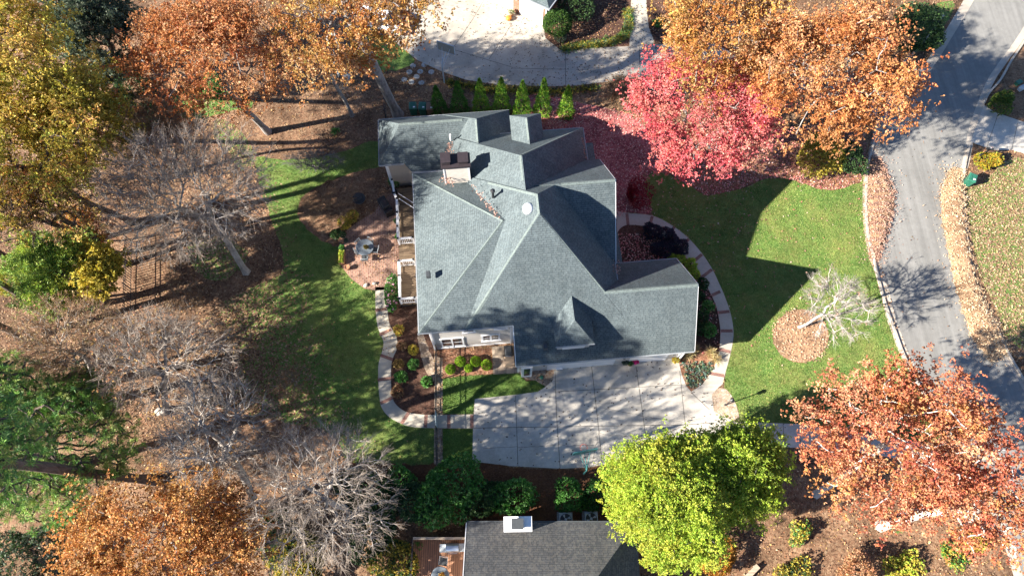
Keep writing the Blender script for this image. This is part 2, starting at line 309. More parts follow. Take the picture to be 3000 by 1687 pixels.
class MB:
    def __init__(s): s.v = []; s.f = []
    def add(s, v, f):
        k = len(s.v); s.v += [tuple(float(c) for c in p) for p in v]; s.f += [tuple(i + k for i in q) for q in f]; return s
    def hexa(s, b, t):
        return s.add(list(b) + list(t), [(3, 2, 1, 0), (4, 5, 6, 7), (0, 1, 5, 4), (1, 2, 6, 5), (2, 3, 7, 6), (3, 0, 4, 7)])
    def box(s, c, d, rot=0.0, top=1.0):
        cr, sr = math.cos(rot), math.sin(rot); x, y, z = c; a, b, h = d[0] / 2, d[1] / 2, d[2]
        q = [(-a, -b), (a, -b), (a, b), (-a, b)]
        f = lambda k, zz: [(x + (i * cr - j * sr) * k, y + (i * sr + j * cr) * k, zz) for i, j in q]
        return s.hexa(f(1, z), f(top, z + h))
    def hbox(s, u0, u1, v0, v1, z0, z1):
        q = [(u0, v0), (u1, v0), (u1, v1), (u0, v1)]
        return s.hexa([Hs(a, b, z0) for a, b in q], [Hs(a, b, z1) for a, b in q])
    def prism(s, pts, z0, z1):
        n = len(pts); return s.add([(p[0], p[1], z0) for p in pts] + [(p[0], p[1], z1) for p in pts],
            [tuple(range(n))[::-1], tuple(range(n, 2 * n))] + [(i, (i + 1) % n, n + (i + 1) % n, n + i) for i in range(n)])
    def poly(s, pts): return s.add(pts, [tuple(range(len(pts)))])
    def lathe(s, c, prof, n=14, sq=1.0):
        v = []; f = []
        for r, z in prof: v += [(c[0] + r * math.cos(2 * math.pi * i / n), c[1] + sq * r * math.sin(2 * math.pi * i / n), c[2] + z) for i in range(n)]
        for k in range(len(prof) - 1): f += [(k * n + i, k * n + (i + 1) % n, (k + 1) * n + (i + 1) % n, (k + 1) * n + i) for i in range(n)]
        f += [tuple(range(n))[::-1], tuple(range((len(prof) - 1) * n, len(prof) * n))]
        return s.add(v, f)
    def tube(s, pts, rad, n=6):
        pts = [np.array(p, float) for p in pts]; rad = rad if hasattr(rad, '__len__') else [rad] * len(pts)
        v = []; f = []
        for k, p in enumerate(pts):
            d = pts[min(k + 1, len(pts) - 1)] - pts[max(k - 1, 0)]; d = d / (np.linalg.norm(d) + 1e-9)
            a = np.cross(d, (0.31, 0.17, 0.93) if abs(d[2]) < 0.9 else (1, 0.1, 0)); a /= np.linalg.norm(a); b = np.cross(d, a)
            v += [p + rad[k] * (a * math.cos(2 * math.pi * i / n) + b * math.sin(2 * math.pi * i / n)) for i in range(n)]
        for k in range(len(pts) - 1): f += [(k * n + i, k * n + (i + 1) % n, (k + 1) * n + (i + 1) % n, (k + 1) * n + i) for i in range(n)]
        f += [tuple(range(n))[::-1], tuple(range((len(pts) - 1) * n, len(pts) * n))]
        return s.add(v, f)
    def build(s, name, mat, parent=None, smooth=False, bevel=0.0):
        off = np.array(root_of(parent).location) if parent is not None else np.zeros(3)
        me = bpy.data.meshes.new(name); me.from_pydata([tuple(np.array(p) - off) for p in s.v], [], s.f); me.update()
        bm = bmesh.new(); bm.from_mesh(me); bmesh.ops.recalc_face_normals(bm, faces=bm.faces); bm.to_mesh(me); bm.free()
        if smooth:
            for p in me.polygons: p.use_smooth = True
        o = link(name, me, mat, parent)
        if bevel: b = o.modifiers.new('bevel', 'BEVEL'); b.width = bevel; b.segments = 2; b.limit_method = 'ANGLE'
        return o
def dup(root, loc, rotz=0.0, label=None, scale=None):
    r = root.copy(); COL.objects.link(r); r.location = tuple(float(x) for x in loc); r.rotation_euler = (0, 0, rotz)
    if scale: r.scale = (scale,) * 3 if not hasattr(scale, '__len__') else scale
    if label: r['label'] = label
    for ch in list(root.children):
        c = ch.copy(); COL.objects.link(c); c.parent = r
        for g in ch.children: d = g.copy(); COL.objects.link(d); d.parent = c
    return r
def catmull(pts, closed=True, sub=6):
    P = [np.array(p[:2], float) for p in pts]; n = len(P); out = []
    for i in range(n if closed else n - 1):
        g = (lambda k: P[k % n]) if closed else (lambda k: P[min(max(k, 0), n - 1)])
        a, b, c, d = g(i - 1), g(i), g(i + 1), g(i + 2)
        for k in range(sub):
            t = k / sub
            out.append(0.5 * (2 * b + (c - a) * t + (2 * a - 5 * b + 4 * c - d) * t * t + (3 * b - a - 3 * c + d) * t ** 3))
    if not closed: out.append(P[-1])
    return out
def sheet(name, pts, z, mat, smooth=True, jit=0.0, kind='structure', thick=0.0, seed=1):
    W = [A2(*p) for p in pts]
    W = catmull(W) if smooth else [np.array(p) for p in W]
    if jit:
        rg = np.random.default_rng(seed); W = [p + rg.normal(0, jit, 2) for p in W]
    m = MB()
    if thick: m.prism(W, z - thick, z)
    else: m.poly([(p[0], p[1], z) for p in W])
    o = m.build(name, mat)
    if not thick:
        me = o.data
        if me.polygons[0].normal.z < 0: me.flip_normals()
    if kind: o['kind'] = kind
    return o, np.array([(p[0], p[1]) for p in W])
def inside(P, poly):
    x, y = P[:, 0], P[:, 1]; r = np.zeros(len(P), bool); n = len(poly); j = n - 1
    for i in range(n):
        xi, yi = poly[i]; xj, yj = poly[j]
        if yi != yj: r ^= ((yi > y) != (yj > y)) & (x < (xj - xi) * (y - yi) / (yj - yi) + xi)
        j = i
    return r

# ------------------------------------------------------------------ ground, lawns, paving, road
g = MB().poly([(-400, -300, 0), (400, -300, 0), (400, 700, 0), (-400, 700, 0)]).build('ground', M['litter']); g['kind'] = 'structure'
REG = {}
def region(key, *a, **k): o, W = sheet(*a, **k); REG[key] = W; return o
region('lawn_back', 'lawn', [(952, 358), (870, 380), (790, 396), (715, 402), (645, 396), (650, 450), (672, 520), (690, 575), (712, 640), (705, 690), (640, 720), (560, 760), (490, 820), (450, 900), (500, 990), (600, 1040), (720, 1060), (840, 1095), (880, 1160), (1000, 1164), (1093, 1160), (1093, 1060), (1000, 1030), (970, 960), (975, 870), (965, 740), (920, 715), (870, 650), (880, 560), (960, 470)], 0.006, M['lawn_back'], jit=0.05)
region('lawn_front', 'lawn', [(1622, 432), (1700, 446), (1760, 462), (1850, 478), (1930, 450), (2000, 455), (2080, 478), (2140, 466), (2172, 438), (2176, 483), (2178, 566), (2193, 649), (2220, 759), (2245, 830), (2270, 895), (2310, 975), (2365, 1075), (2330, 1110), (2150, 1085), (2010, 1066), (1857, 1058), (1840, 1010), (1822, 965), (1836, 892), (1843, 846), (1840, 802), (1826, 756), (1806, 709), (1786, 669), (1760, 632), (1727, 596), (1687, 566), (1645, 543), (1622, 500)], 0.006, M['lawn'], jit=0.03)
region('lawn_right', 'lawn', [(2428, 475), (2438, 560), (2466, 690), (2510, 790), (2545, 862), (2660, 880), (2680, 600), (2660, 430), (2580, 400), (2530, 405), (2470, 462)], 0.006, M['lawn_leafy'], jit=0.05)
region('lawn_small', 'lawn', [(1113, 952), (1160, 944), (1240, 941), (1305, 937), (1322, 958), (1348, 957), (1373, 972), (1353, 985), (1293, 993), (1194, 1003), (1190, 1041), (1113, 1041)], 0.006, M['lawn_dark'], smooth=False)
region('lawn_strip', 'lawn', [(1112, 1078), (1190, 1078), (1188, 1160), (1112, 1159)], 0.006, M['lawn_dark'], smooth=False)
region('lawn_oak', 'lawn', [(962, 92), (1042, 148), (1015, 172), (965, 180), (905, 162), (880, 125), (915, 95)], 0.006, M['lawn_dark'], jit=0.06)
region('lawn_far', 'lawn', [(450, 225), (560, 215), (640, 265), (560, 285), (480, 300), (440, 280)], 0.006, M['lawn_dark'], jit=0.08)
region('lawn_far2', 'lawn', [(2330, 20), (2400, 5), (2380, 60), (2330, 110), (2290, 130), (2262, 120), (2290, 60)], 0.006, M['lawn_dark'], jit=0.05)
region('grass_wood', 'lawn', [(545, 300), (600, 325), (645, 395), (610, 425), (570, 380), (540, 340)], 0.005, M['lawn_leafy'], jit=0.1)
region('grass_wood2', 'lawn', [(470, 615), (550, 590), (625, 645), (570, 700), (500, 690)], 0.005, M['lawn_leafy'], jit=0.1)
region('grass_wood3', 'lawn', [(2190, 1260), (2230, 1270), (2275, 1330), (2255, 1340), (2215, 1300)], 0.005, M['lawn_leafy'], jit=0.05)
region('bed_island', 'mulch_bed', [(985, 428), (940, 424), (870, 440), (805, 466), (757, 500), (752, 545), (790, 592), (850, 622), (900, 640), (990, 640), (1000, 530)], 0.012, M['litter'], jit=0.06)
region('bed_side', 'mulch_bed', [(970, 690), (1050, 745), (1090, 870), (1093, 960), (1094, 1044), (1046, 1040), (1016, 1036), (992, 1020), (982, 998), (979, 932), (982, 905), (995, 875), (993, 846), (977, 816), (970, 776)], 0.012, M['mulch'], smooth=False)
region('bed_globes', 'mulch_bed', [(1098, 880), (1240, 876), (1242, 942), (1160, 946), (1112, 953), (1098, 950)], 0.012, M['circle'], smooth=False)
region('bed_front', 'mulch_bed', [(1540, 560), (1581, 566), (1628, 569), (1656, 586), (1690, 609), (1723, 642), (1756, 682), (1783, 726), (1803, 769), (1811, 806), (1814, 842), (1808, 892), (1745, 895), (1690, 800), (1560, 720)], 0.012, M['mulch'], smooth=False)
region('bed_succulents', 'mulch_bed', [(1706, 906), (1745, 885), (1800, 876), (1809, 890), (1792, 932), (1767, 966), (1740, 984), (1727, 972), (1714, 940)], 0.014, M['circle'], smooth=False, jit=0.02)
region('bed_pink', 'mulch_bed', [(1320, 250), (1470, 262), (1600, 300), (1690, 420), (1640, 432), (1622, 470), (1640, 535), (1580, 534), (1545, 545), (1450, 480)], 0.010, M['pink'], jit=0.05)
region('bed_maple', 'mulch_bed', [(1660, 400), (1800, 330), (2000, 320), (2160, 300), (2170, 438), (2140, 466), (2080, 479), (2000, 456), (1935, 448), (1850, 478), (1780, 492), (1740, 470), (1690, 440)], 0.009, M['circle'], jit=0.05)
region('bed_circle', 'mulch_bed', [(2014 + 70 * math.cos(t), 845 + 67 * math.sin(t)) for t in np.linspace(0, 2 * math.pi, 19)[:-1]], 0.016, M['pile'], jit=0.03)
region('bed_straw', 'mulch_bed', [(870, 1160), (1000, 1166), (1190, 1160), (1290, 1174), (1410, 1180), (1520, 1172), (1600, 1150), (1600, 1300), (1100, 1300), (880, 1200)], 0.004, M['straw'], jit=0.05)
region('bed_top', 'mulch_bed', [(1372, 95), (1365, 60), (1400, 10), (1440, -20), (1590, -20), (1586, 60), (1583, 112), (1500, 118), (1410, 126)], 0.010, M['mulch'], jit=0.02)
region('bed_top2', 'mulch_bed', [(1622, -20), (1760, -20), (1760, 100), (1690, 108), (1640, 105), (1628, 60)], 0.010, M['mulch'], jit=0.02)
region('stone_lamp', 'stone_bed', [(1790, 990), (1802, 978), (1825, 978), (1846, 1005), (1858, 1040), (1856, 1060), (1838, 1058), (1795, 1035)], 0.02, M['stones'])
region('stone_door', 'stone_bed', [(1308, 934), (1396, 922), (1393, 950), (1373, 972), (1346, 957), (1320, 952)], 0.016, M['stones'], smooth=False)
region('stone_fence', 'stone_bed', [(1093, 895), (1113, 900), (1113, 1168), (1092, 1168)], 0.016, M['stones'], smooth=False, jit=0.03)
region('stone_wall', 'stone_bed', [(1050, 790), (1065, 840), (1080, 880), (1100, 930), (1092, 960), (1070, 930), (1056, 880), (1050, 840)], 0.016, M['stones'], jit=0.02)

region('drive', 'driveway', [(1188, 1160), (1190, 1076), (1194, 1003), (1293, 993), (1353, 985), (1373, 972), (1391, 955), (1396, 923), (1396, 880), (1705, 870), (1707, 908), (1714, 940), (1727, 972), (1739, 985), (1767, 966), (1817, 966), (1802, 979), (1790, 992), (1796, 1034), (1838, 1057), (1857, 1060), (2010, 1066), (2150, 1085), (2340, 1118), (2385, 1200), (2300, 1160), (2150, 1135), (2010, 1125), (1850, 1128), (1700, 1132), (1600, 1140), (1560, 1152), (1520, 1168), (1480, 1175), (1410, 1178), (1290, 1172)], 0.022, M['concrete'], smooth=False, thick=0.1)
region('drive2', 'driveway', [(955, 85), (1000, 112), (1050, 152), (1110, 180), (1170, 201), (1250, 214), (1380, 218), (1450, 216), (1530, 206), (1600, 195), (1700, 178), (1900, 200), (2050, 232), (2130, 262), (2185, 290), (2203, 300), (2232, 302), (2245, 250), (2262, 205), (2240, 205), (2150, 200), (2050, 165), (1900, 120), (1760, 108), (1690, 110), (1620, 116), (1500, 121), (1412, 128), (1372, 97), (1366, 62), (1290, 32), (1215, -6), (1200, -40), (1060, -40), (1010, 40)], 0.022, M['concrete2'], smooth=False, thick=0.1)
region('drive3', 'driveway', [(2441, 358), (2458, 312), (2475, 265), (2500, 282), (2640, 330), (2640, 405), (2545, 378), (2500, 378)], 0.022, M['concrete'], smooth=False, thick=0.1)
region('path_top', 'path', [(1588, -20), (1625, -20), (1627, 30), (1632, 70), (1645, 104), (1640, 114), (1583, 118), (1586, 60)], 0.026, M['path'], smooth=False, thick=0.08)
pl = [(944, 722), (945, 776), (949, 816), (955, 836), (965, 862), (959, 892), (952, 919), (952, 965), (955, 1002), (960, 1025), (977, 1047), (1004, 1063), (1030, 1072), (1067, 1076), (1190, 1077)]
pr = [(972, 722), (975, 776), (980, 816), (997, 846), (999, 875), (987, 905), (984, 932), (984, 965), (987, 998), (997, 1018), (1020, 1035), (1044, 1040), (1074, 1043), (1120, 1043), (1190, 1042)]
region('path_back', 'path', [tuple(p) for p in catmull(pl, False, 4)] + [tuple(p) for p in catmull(pr, False, 4)[::-1]], 0.03, M['path'], smooth=False, thick=0.1)
fo = [(1552, 531), (1576, 536), (1641, 543), (1688, 566), (1728, 596), (1761, 632), (1787, 669), (1807, 709), (1827, 756), (1841, 802), (1845, 846), (1837, 892), (1827, 929), (1817, 967)]
fi = [(1552, 590), (1560, 575), (1581, 566), (1628, 571), (1654, 586), (1688, 609), (1721, 642), (1754, 682), (1781, 726), (1801, 769), (1809, 806), (1812, 842), (1807, 892), (1791, 932), (1766, 967)]
region('path_front', 'path', [tuple(p) for p in catmull(fo, False, 4)] + [tuple(p) for p in catmull(fi, False, 4)[::-1]], 0.03, M['path'], smooth=False, thick=0.1)
# brick bands across the paths
bands = [((944, 781), (976, 776)), ((955, 842), (985, 828)), ((957, 893), (988, 904)), ((950, 955), (984, 951)), ((957, 1014), (987, 1000)), ((1010, 1065), (1028, 1037)), ((1070, 1075), (1072, 1043)), ((1129, 1076), (1129, 1043)), ((1187, 1076), (1187, 1043)),
         ((1577, 537), (1580, 566)), ((1641, 544), (1634, 570)), ((1697, 570), (1680, 592)), ((1733, 601), (1712, 622)), ((1766, 640), (1742, 660)), ((1791, 678), (1766, 697)), ((1812, 733), (1790, 743)), ((1835, 783), (1807, 786)), ((1843, 832), (1813, 832)), ((1838, 885), (1808, 878)), ((1822, 945), (1785, 938))]
bm_ = MB()
for a, b in bands:
    a, b = A(*a, 0.034), A(*b, 0.034); d = (b - a) / np.linalg.norm(b - a); q = np.array((-d[1], d[0], 0)) * 0.12
    bm_.poly([a - q, b - q, b + q, a + q])
o = bm_.build('path_brick_bands', M['band']); o['kind'] = 'structure'
# joints and cracks in the concrete
jm = MB()
def strip(pts, wd, z=0.026, wob=0.0, seed=0):
    rg = random.Random(seed); P = [A(*p, z) for p in pts]
    if wob:
        Q = [P[0]]
        for a, b in zip(P[:-1], P[1:]):
            for k in range(1, 7): Q.append(a + (b - a) * k / 6 + np.array((rg.gauss(0, wob), rg.gauss(0, wob), 0)))
        P = Q
    for a, b in zip(P[:-1], P[1:]):
        d = (b - a) / (np.linalg.norm(b - a) + 1e-9); q = np.array((-d[1], d[0], 0)) * wd / 2
        jm.poly([a - q, b - q, b + q, a + q])
for pts in ([(1297, 994), (1300, 1080), (1303, 1171)], [(1396, 925), (1400, 1043), (1409, 1176)], [(1488, 919), (1502, 1043), (1515, 1168)], [(1600, 921), (1617, 1043), (1630, 1136)], [(1710, 932), (1721, 1043), (1732, 1130)],
            [(1396, 985), (1719, 967)], [(1190, 1076), (1720, 1068)], [(1738, 986), (1785, 1030)], [(1840, 1060), (1838, 1126)], [(1970, 1066), (1972, 1122)], [(1720, 1068), (1838, 1060)]): strip(pts, 0.035)
for k, pts in enumerate(([(1515, 1025), (1590, 1040), (1640, 1050), (1720, 1062)], [(1500, 1090), (1560, 1095), (1640, 1104)], [(1303, 1125), (1400, 1118), (1490, 1120)], [(1510, 1080), (1495, 1130), (1492, 1170)], [(1215, 1128), (1303, 1122)])): strip(pts, 0.02, 0.026, 0.03, k)
for pts in ([(1218, 0), (1190, 48), (1138, 124)], [(1288, 60), (1230, 150)], [(1060, 93), (1140, 125), (1230, 152), (1290, 170)], [(1015, 98), (998, 122)], [(1422, 130), (1423, 217)], [(1608, 116), (1610, 192)], [(1290, 172), (1422, 175)], [(2510, 290), (2482, 372)], [(2560, 310), (2545, 378)], [(2205, 296), (2245, 210)]): strip(pts, 0.035)
o = jm.build('concrete_joints', M['joint']); o['kind'] = 'structure'

rl = [(2520, -140), (2480, -60), (2441, 17), (2391, 100), (2350, 165), (2300, 215), (2245, 262), (2225, 320), (2208, 390), (2198, 440), (2194, 483), (2196, 566), (2208, 640), (2232, 716), (2252, 799), (2268, 842), (2285, 889), (2325, 965), (2385, 1065), (2455, 1180), (2515, 1290), (2555, 1390), (2590, 1520), (2620, 1700)]
rr = [(2740, -220), (2620, -20), (2566, 83), (2511, 160), (2478, 213), (2441, 310), (2422, 400), (2412, 440), (2410, 506), (2416, 582), (2442, 729), (2488, 820), (2515, 880), (2565, 965), (2640, 1090), (2700, 1220), (2760, 1400), (2800, 1560), (2830, 1700)]
gl = [(p[0] - 24, p[1] - 4) for p in rl]; gr = [(p[0] + 18, p[1] + 3) for p in rr]
def smoothpoly(a, b): return [tuple(p) for p in catmull(a, False, 4)] + [tuple(p) for p in catmull(b, False, 4)[::-1]]
region('gutter', 'gutter_pan', smoothpoly(gl, gr), 0.012, M['curb'], smooth=False)
region('road', 'road', smoothpoly(rl, rr), 0.017, M['asphalt'], smooth=False)
def curb(pts, side):
    m = MB(); P = [A(*p) for p in catmull(pts, False, 4)] if False else [np.append(q, 0) for q in catmull([A2(*p) for p in pts], False, 4)]
    for a, b in zip(P[:-1], P[1:]):
        d = (b - a) / (np.linalg.norm(b - a) + 1e-9); q = np.array((-d[1], d[0], 0)) * side
        up = np.array((0, 0, 0.14)); b = b + d * 0.01
        m.hexa([a, b, b + q * 0.16, a + q * 0.16], [a + up, b + up, b + q * 0.16 + up, a + q * 0.16 + up])
    o = m.build('kerb', M['curb']); o['kind'] = 'structure'
curb([(2205, 296), (2198, 345), (2180, 413), (2175, 483), (2177, 566), (2193, 649), (2221, 759), (2246, 830), (2270, 895), (2305, 965), (2330, 1010)], 1)
curb([(2370, 40), (2330, 95), (2300, 130), (2265, 163), (2245, 203)], 1)
curb([(2585, 95), (2545, 155), (2518, 203), (2490, 235), (2476, 262)], -1)
curb([(2440, 368), (2428, 420), (2424, 480), (2430, 582), (2457, 729), (2504, 816), (2530, 875), (2580, 962), (2650, 1090)], -1)
# brick patio and pavers
region('patio', 'patio', [(957, 510), (944, 533), (904, 556), (874, 579), (854, 612), (851, 639), (860, 672), (884, 702), (917, 726), (944, 731), (972, 729), (1000, 700), (1040, 700), (1040, 480), (985, 485)], 0.03, M['brick'], smooth=False, thick=0.06)
region('pavers', 'paver_walk', [(1237, 872), (1300, 868), (1312, 938), (1241, 942)], 0.03, M['paver'], smooth=False, thick=0.06)
region('patio2', 'patio', [(1000, 1349), (1172, 1342), (1172, 1560), (1000, 1560)], 0.02, M['litter'], smooth=False)
# raked leaf piles along the kerb
def mound(name, left, right, h, label):
    Lp = [A2(*p) for p in catmull(left, False, 5)]; Rp = [A2(*p) for p in catmull(right, False, 5)]; rg = np.random.default_rng(5)
    n = min(len(Lp), len(Rp)); V = []; F = []; K = 12
    for i in range(n):
        e = min(1, i / 4, (n - 1 - i) / 4)
        for k in range(K + 1):
            t = k / K; q = np.array(Lp[i]) * (1 - t) + np.array(Rp[i]) * t + rg.normal(0, 0.05, 2)
            V.append((q[0], q[1], 0.02 + h * e * math.sin(math.pi * t) ** 0.7 * (1 + rg.normal(0, 0.14))))
    for i in range(n - 1):
        for k in range(K): a = i * (K + 1) + k; F.append((a, a + 1, a + K + 2, a + K + 1))
    o = mesh_np(name, V, F, M['pile']); tag(o, label, 'leaf pile', kind='stuff')
    return np.array(V)
MND = [mound('leaf_pile', [(2392, 430), (2366, 483), (2376, 592), (2409, 736), (2443, 842), (2490, 905)], [(2424, 430), (2427, 500), (2436, 590), (2464, 729), (2508, 816), (2534, 885)], 0.28, 'long tan windrow of raked leaves along the far kerb of the street'),
       mound('leaf_pile', [(2178, 400), (2176, 483), (2180, 566), (2192, 655)], [(2214, 400), (2247, 483), (2238, 570), (2206, 650)], 0.22, 'pinkish brown raked leaf pile on the near kerb beside the front lawn')]

# ------------------------------------------------------------------ roofs
def clip(poly, a, b, c):
    out = []
    for i in range(len(poly)):
        p, q = poly[i], poly[(i + 1) % len(poly)]; dp, dq = a * p[0] + b * p[1] + c, a * q[0] + b * q[1] + c
        if dp >= 0: out.append(p)
        if (dp > 0 > dq) or (dp < 0 < dq): t = dp / (dp - dq); out.append((p[0] + t * (q[0] - p[0]), p[1] + t * (q[1] - p[1])))
    return out
class Roof:
    def __init__(s): s.V = []; s.F = []; s.UV = []
    def face(s, pts):
        P = [np.array(p, float) for p in pts]; n = np.cross(P[1] - P[0], P[2] - P[0]); n = n / np.linalg.norm(n)
        if n[2] < 0: P = P[::-1]; n = -n
        e = np.array((-n[1], n[0], 0)); e = e / (np.linalg.norm(e) + 1e-9) if abs(n[2]) < 0.999 else np.array((1., 0, 0)); f = np.cross(n, e)
        k = len(s.V); s.V += P; s.F.append(tuple(range(k, k + len(P)))); s.UV += [(float(p @ e), float(p @ f)) for p in P]
    def hip(s, u0, u1, v0, v1, z0, W=None, E=None, S=None, N=None, dz=0.0, thick=0.14):
        """slopes per side; None = vertical side.  Adds the sloped faces and a fascia band along the eaves."""
        pl = []
        if W: pl.append((W, 0, z0 - W * u0))
        if E: pl.append((-E, 0, z0 + E * u1))
        if S: pl.append((0, S, z0 - S * v0))
        if N: pl.append((0, -N, z0 + N * v1))
        for i, p in enumerate(pl):
            poly = [(u0, v0), (u1, v0), (u1, v1), (u0, v1)]
            for j, q in enumerate(pl):
                if j != i and poly: poly = clip(poly, q[0] - p[0], q[1] - p[1], q[2] - p[2])
            if len(poly) >= 3: s.face([Hs(a, b, p[0] * a + p[1] * b + p[2] + dz) for a, b in poly])
    def build(s, name, mat, parent):
        off = np.array(root_of(parent).location); me = bpy.data.meshes.new(name)
        me.from_pydata([tuple(v - off) for v in s.V], [], s.F); uv = me.uv_layers.new(name='UVMap')
        for k, l in enumerate(me.loops): uv.data[k].uv = s.UV[l.vertex_index]
        me.update(); return link(name, me, mat, parent)
def facade_pt(px, py, v):
    """point of the wall plane v (house coordinates) under a survey spot"""
    lo, hi = 0.0, 12.0
    for _ in range(50):
        z = (lo + hi) / 2; p = A(px, py, z); vv = -p[0] * SP + p[1] * CP
        if vv > v: lo = z
        else: hi = z
    return p[0] * CP + p[1] * SP, z
house = thing('house', 'large two storey house under a grey green shingle roof of many hips', 'house', Hs(4, 20, 0))
k = 1.03
rf = Roof()
rf.hip(1.37, 13.67, 12.4, 19.4, 2.9, S=k, N=k, dz=0.004)
rf.hip(-1.78, 8.7, 14.58, 26.5, 5.17, W=k, E=k, S=k, N=k, dz=0.0)
rf.hip(-4.88, 3.8, 14.58, 26.8, 5.13, W=0.54, S=0.54, N=0.54)
rf.hip(2.6, 8.76, 18.45, 26.8, 5.2, S=0.97, N=0.97)
rf.hip(-1.81, 7.93, 20.5, 29.75, 5.0, W=k, E=0.93, N=0.93, dz=0.006)
rf.hip(-2.55, 2.62, 21, 32.58, 4.0, W=1.06, E=1.06, N=1.06, dz=0.010)
rf.hip(-7.5, 0.0, 28.45, 32.55, 4.0, W=1.1, S=k, N=k)
rf.face([Hs(-5.66, 28.45, 4.0), Hs(-5.15, 27.97, 3.52), Hs(-2.7, 27.97, 3.52), Hs(-2.7, 28.45, 4.0)])
rf.hip(2.45, 4.74, 26.0, 30.2, 6.55, W=1.02, E=1.02, N=1.02)
rf.hip(7.7, 8.85, 26.9, 29.5, 3.3, E=0.35, N=0.35)
rf.hip(8.6, 9.75, 19.2, 22.0, 2.75, E=0.5, S=0.5, N=0.5)
roof = rf.build('roof', M['shingle'], house)
tr = M['white']
# ridge caps
rc = MB()
def cap(a, b, wd=0.13):
    a, b = np.array(a), np.array(b); d = (b - a) / np.linalg.norm(b - a); q = np.cross(d, (0, 0, 1)); q = q / np.linalg.norm(q) * wd
    dn = np.array((0, 0, -0.07)); up = np.array((0, 0, 0.03)); rc.add([a + q + dn, b + q + dn, b + up, a + up, a - q + dn, b - q + dn], [(0, 1, 2, 3), (3, 2, 5, 4)])
for a, b in ((Hs(7.4, 15.9, 6.5), Hs(13.67, 15.9, 6.5)), (Hs(3.46, 19.9, 10.57), Hs(3.46, 21.2, 10.57)), (Hs(5.2, 22.62, 9.24), Hs(8.76, 22.62, 9.24)), (Hs(2.75, 22.8, 9.71), Hs(2.75, 24.7, 9.71)), (Hs(0.035, 28.0, 6.75), Hs(0.035, 29.9, 6.75)),
             (Hs(-5.6, 30.5, 6.11), Hs(-1, 30.5, 6.11)), (Hs(3.595, 27.2, 7.72), Hs(3.595, 29.0, 7.72)),
             (Hs(3.46, 19.9, 10.57), Hs(-1.78, 14.58, 5.17)), (Hs(3.46, 19.9, 10.57), Hs(7.5, 15.9, 6.5)), (Hs(3.46, 21.2, 10.57), Hs(0.5, 24.2, 7.5)), (Hs(1.22, 20.69, 8.43), Hs(-4.88, 14.58, 5.13)), (Hs(1.22, 20.69, 8.43), Hs(-4.88, 26.8, 5.13)), (Hs(2.75, 24.7, 9.71), Hs(7.93, 29.75, 5.0))): cap(a, b)
me_uv = rc.build('ridge_cap', plain('ridge_shingle', (0.115, 0.142, 0.138), 0.9, var=0.35, scale=9), roof)
# fascia boards and gutters along the eaves (proud of the walls)
gt = MB()
def eave(u0, v0, u1, v1, z, h=0.14, wd=0.06, out=(0, -1)):
    a, b = Hs(u0, v0), Hs(u1, v1); o_ = (Hs(*out) - Hs(0, 0)) * wd
    gt.hexa([a + (0, 0, z - h), b + (0, 0, z - h), b + o_ + (0, 0, z - h), a + o_ + (0, 0, z - h)], [a + (0, 0, z - 0.012), b + (0, 0, z - 0.012), b + o_ + (0, 0, z - 0.012), a + o_ + (0, 0, z - 0.012)])
eave(1.37, 12.4, 13.67, 12.4, 2.9); eave(-4.98, 14.58, 1.37, 14.58, 5.13); eave(-4.88, 14.48, -4.88, 26.8, 5.13, out=(-1, 0))
eave(-7.5, 28.45, -5.66, 28.45, 4.0); eave(-5.15, 27.97, -2.7, 27.97, 3.52); eave(-7.5, 28.45, -7.5, 32.55, 4.0, out=(-1, 0)); eave(-4.88, 26.8, -1.0, 26.8, 5.13, out=(0, 1))
eave(8.7, 15.9, 8.7, 18.45, 5.17, out=(1, 0)); eave(7.93, 26.8, 7.93, 29.75, 5.0, out=(1, 0)); eave(-7.5, 32.55, 2.62, 32.55, 4.0, out=(0, 1)); eave(-0.2, 29.75, 7.93, 29.75, 5.0, out=(0, 1)); eave(1.37, 19.4, 13.67, 19.4, 2.9, out=(0, 1))
gt.build('gutter', M['gutter'], house)
# rake boards on the gable ends
rk = MB()
def rake(u, v0, v1, z0, z1):
    vm = (v0 + v1) / 2
    for va, vb, za, zb in ((v0, vm, z0, z1), (vm, v1, z1, z0)):
        rk = MB(); rk.hexa([Hs(u, va, za - 0.2), Hs(u, vb, zb - 0.2), Hs(u + 0.04, vb, zb - 0.2), Hs(u + 0.04, va, za - 0.2)], [Hs(u, va, za - 0.002), Hs(u, vb, zb - 0.002), Hs(u + 0.04, vb, zb - 0.002), Hs(u + 0.04, va, za - 0.002)]); rk.build('rake_board', M['white'], house)
rake(13.67, 12.4, 19.4, 2.9, 6.5); rake(8.76, 18.45, 26.8, 5.2, 9.25)
rk = MB(); rk.hexa([Hs(1.33, 12.4, 2.7), Hs(1.33, 14.58, 4.94), Hs(1.37, 14.58, 4.94), Hs(1.37, 12.4, 2.7)], [Hs(1.33, 12.4, 2.9), Hs(1.33, 14.58, 5.14), Hs(1.37, 14.58, 5.14), Hs(1.37, 12.4, 2.9)])
rk.build('rake_board', M['white'], house)
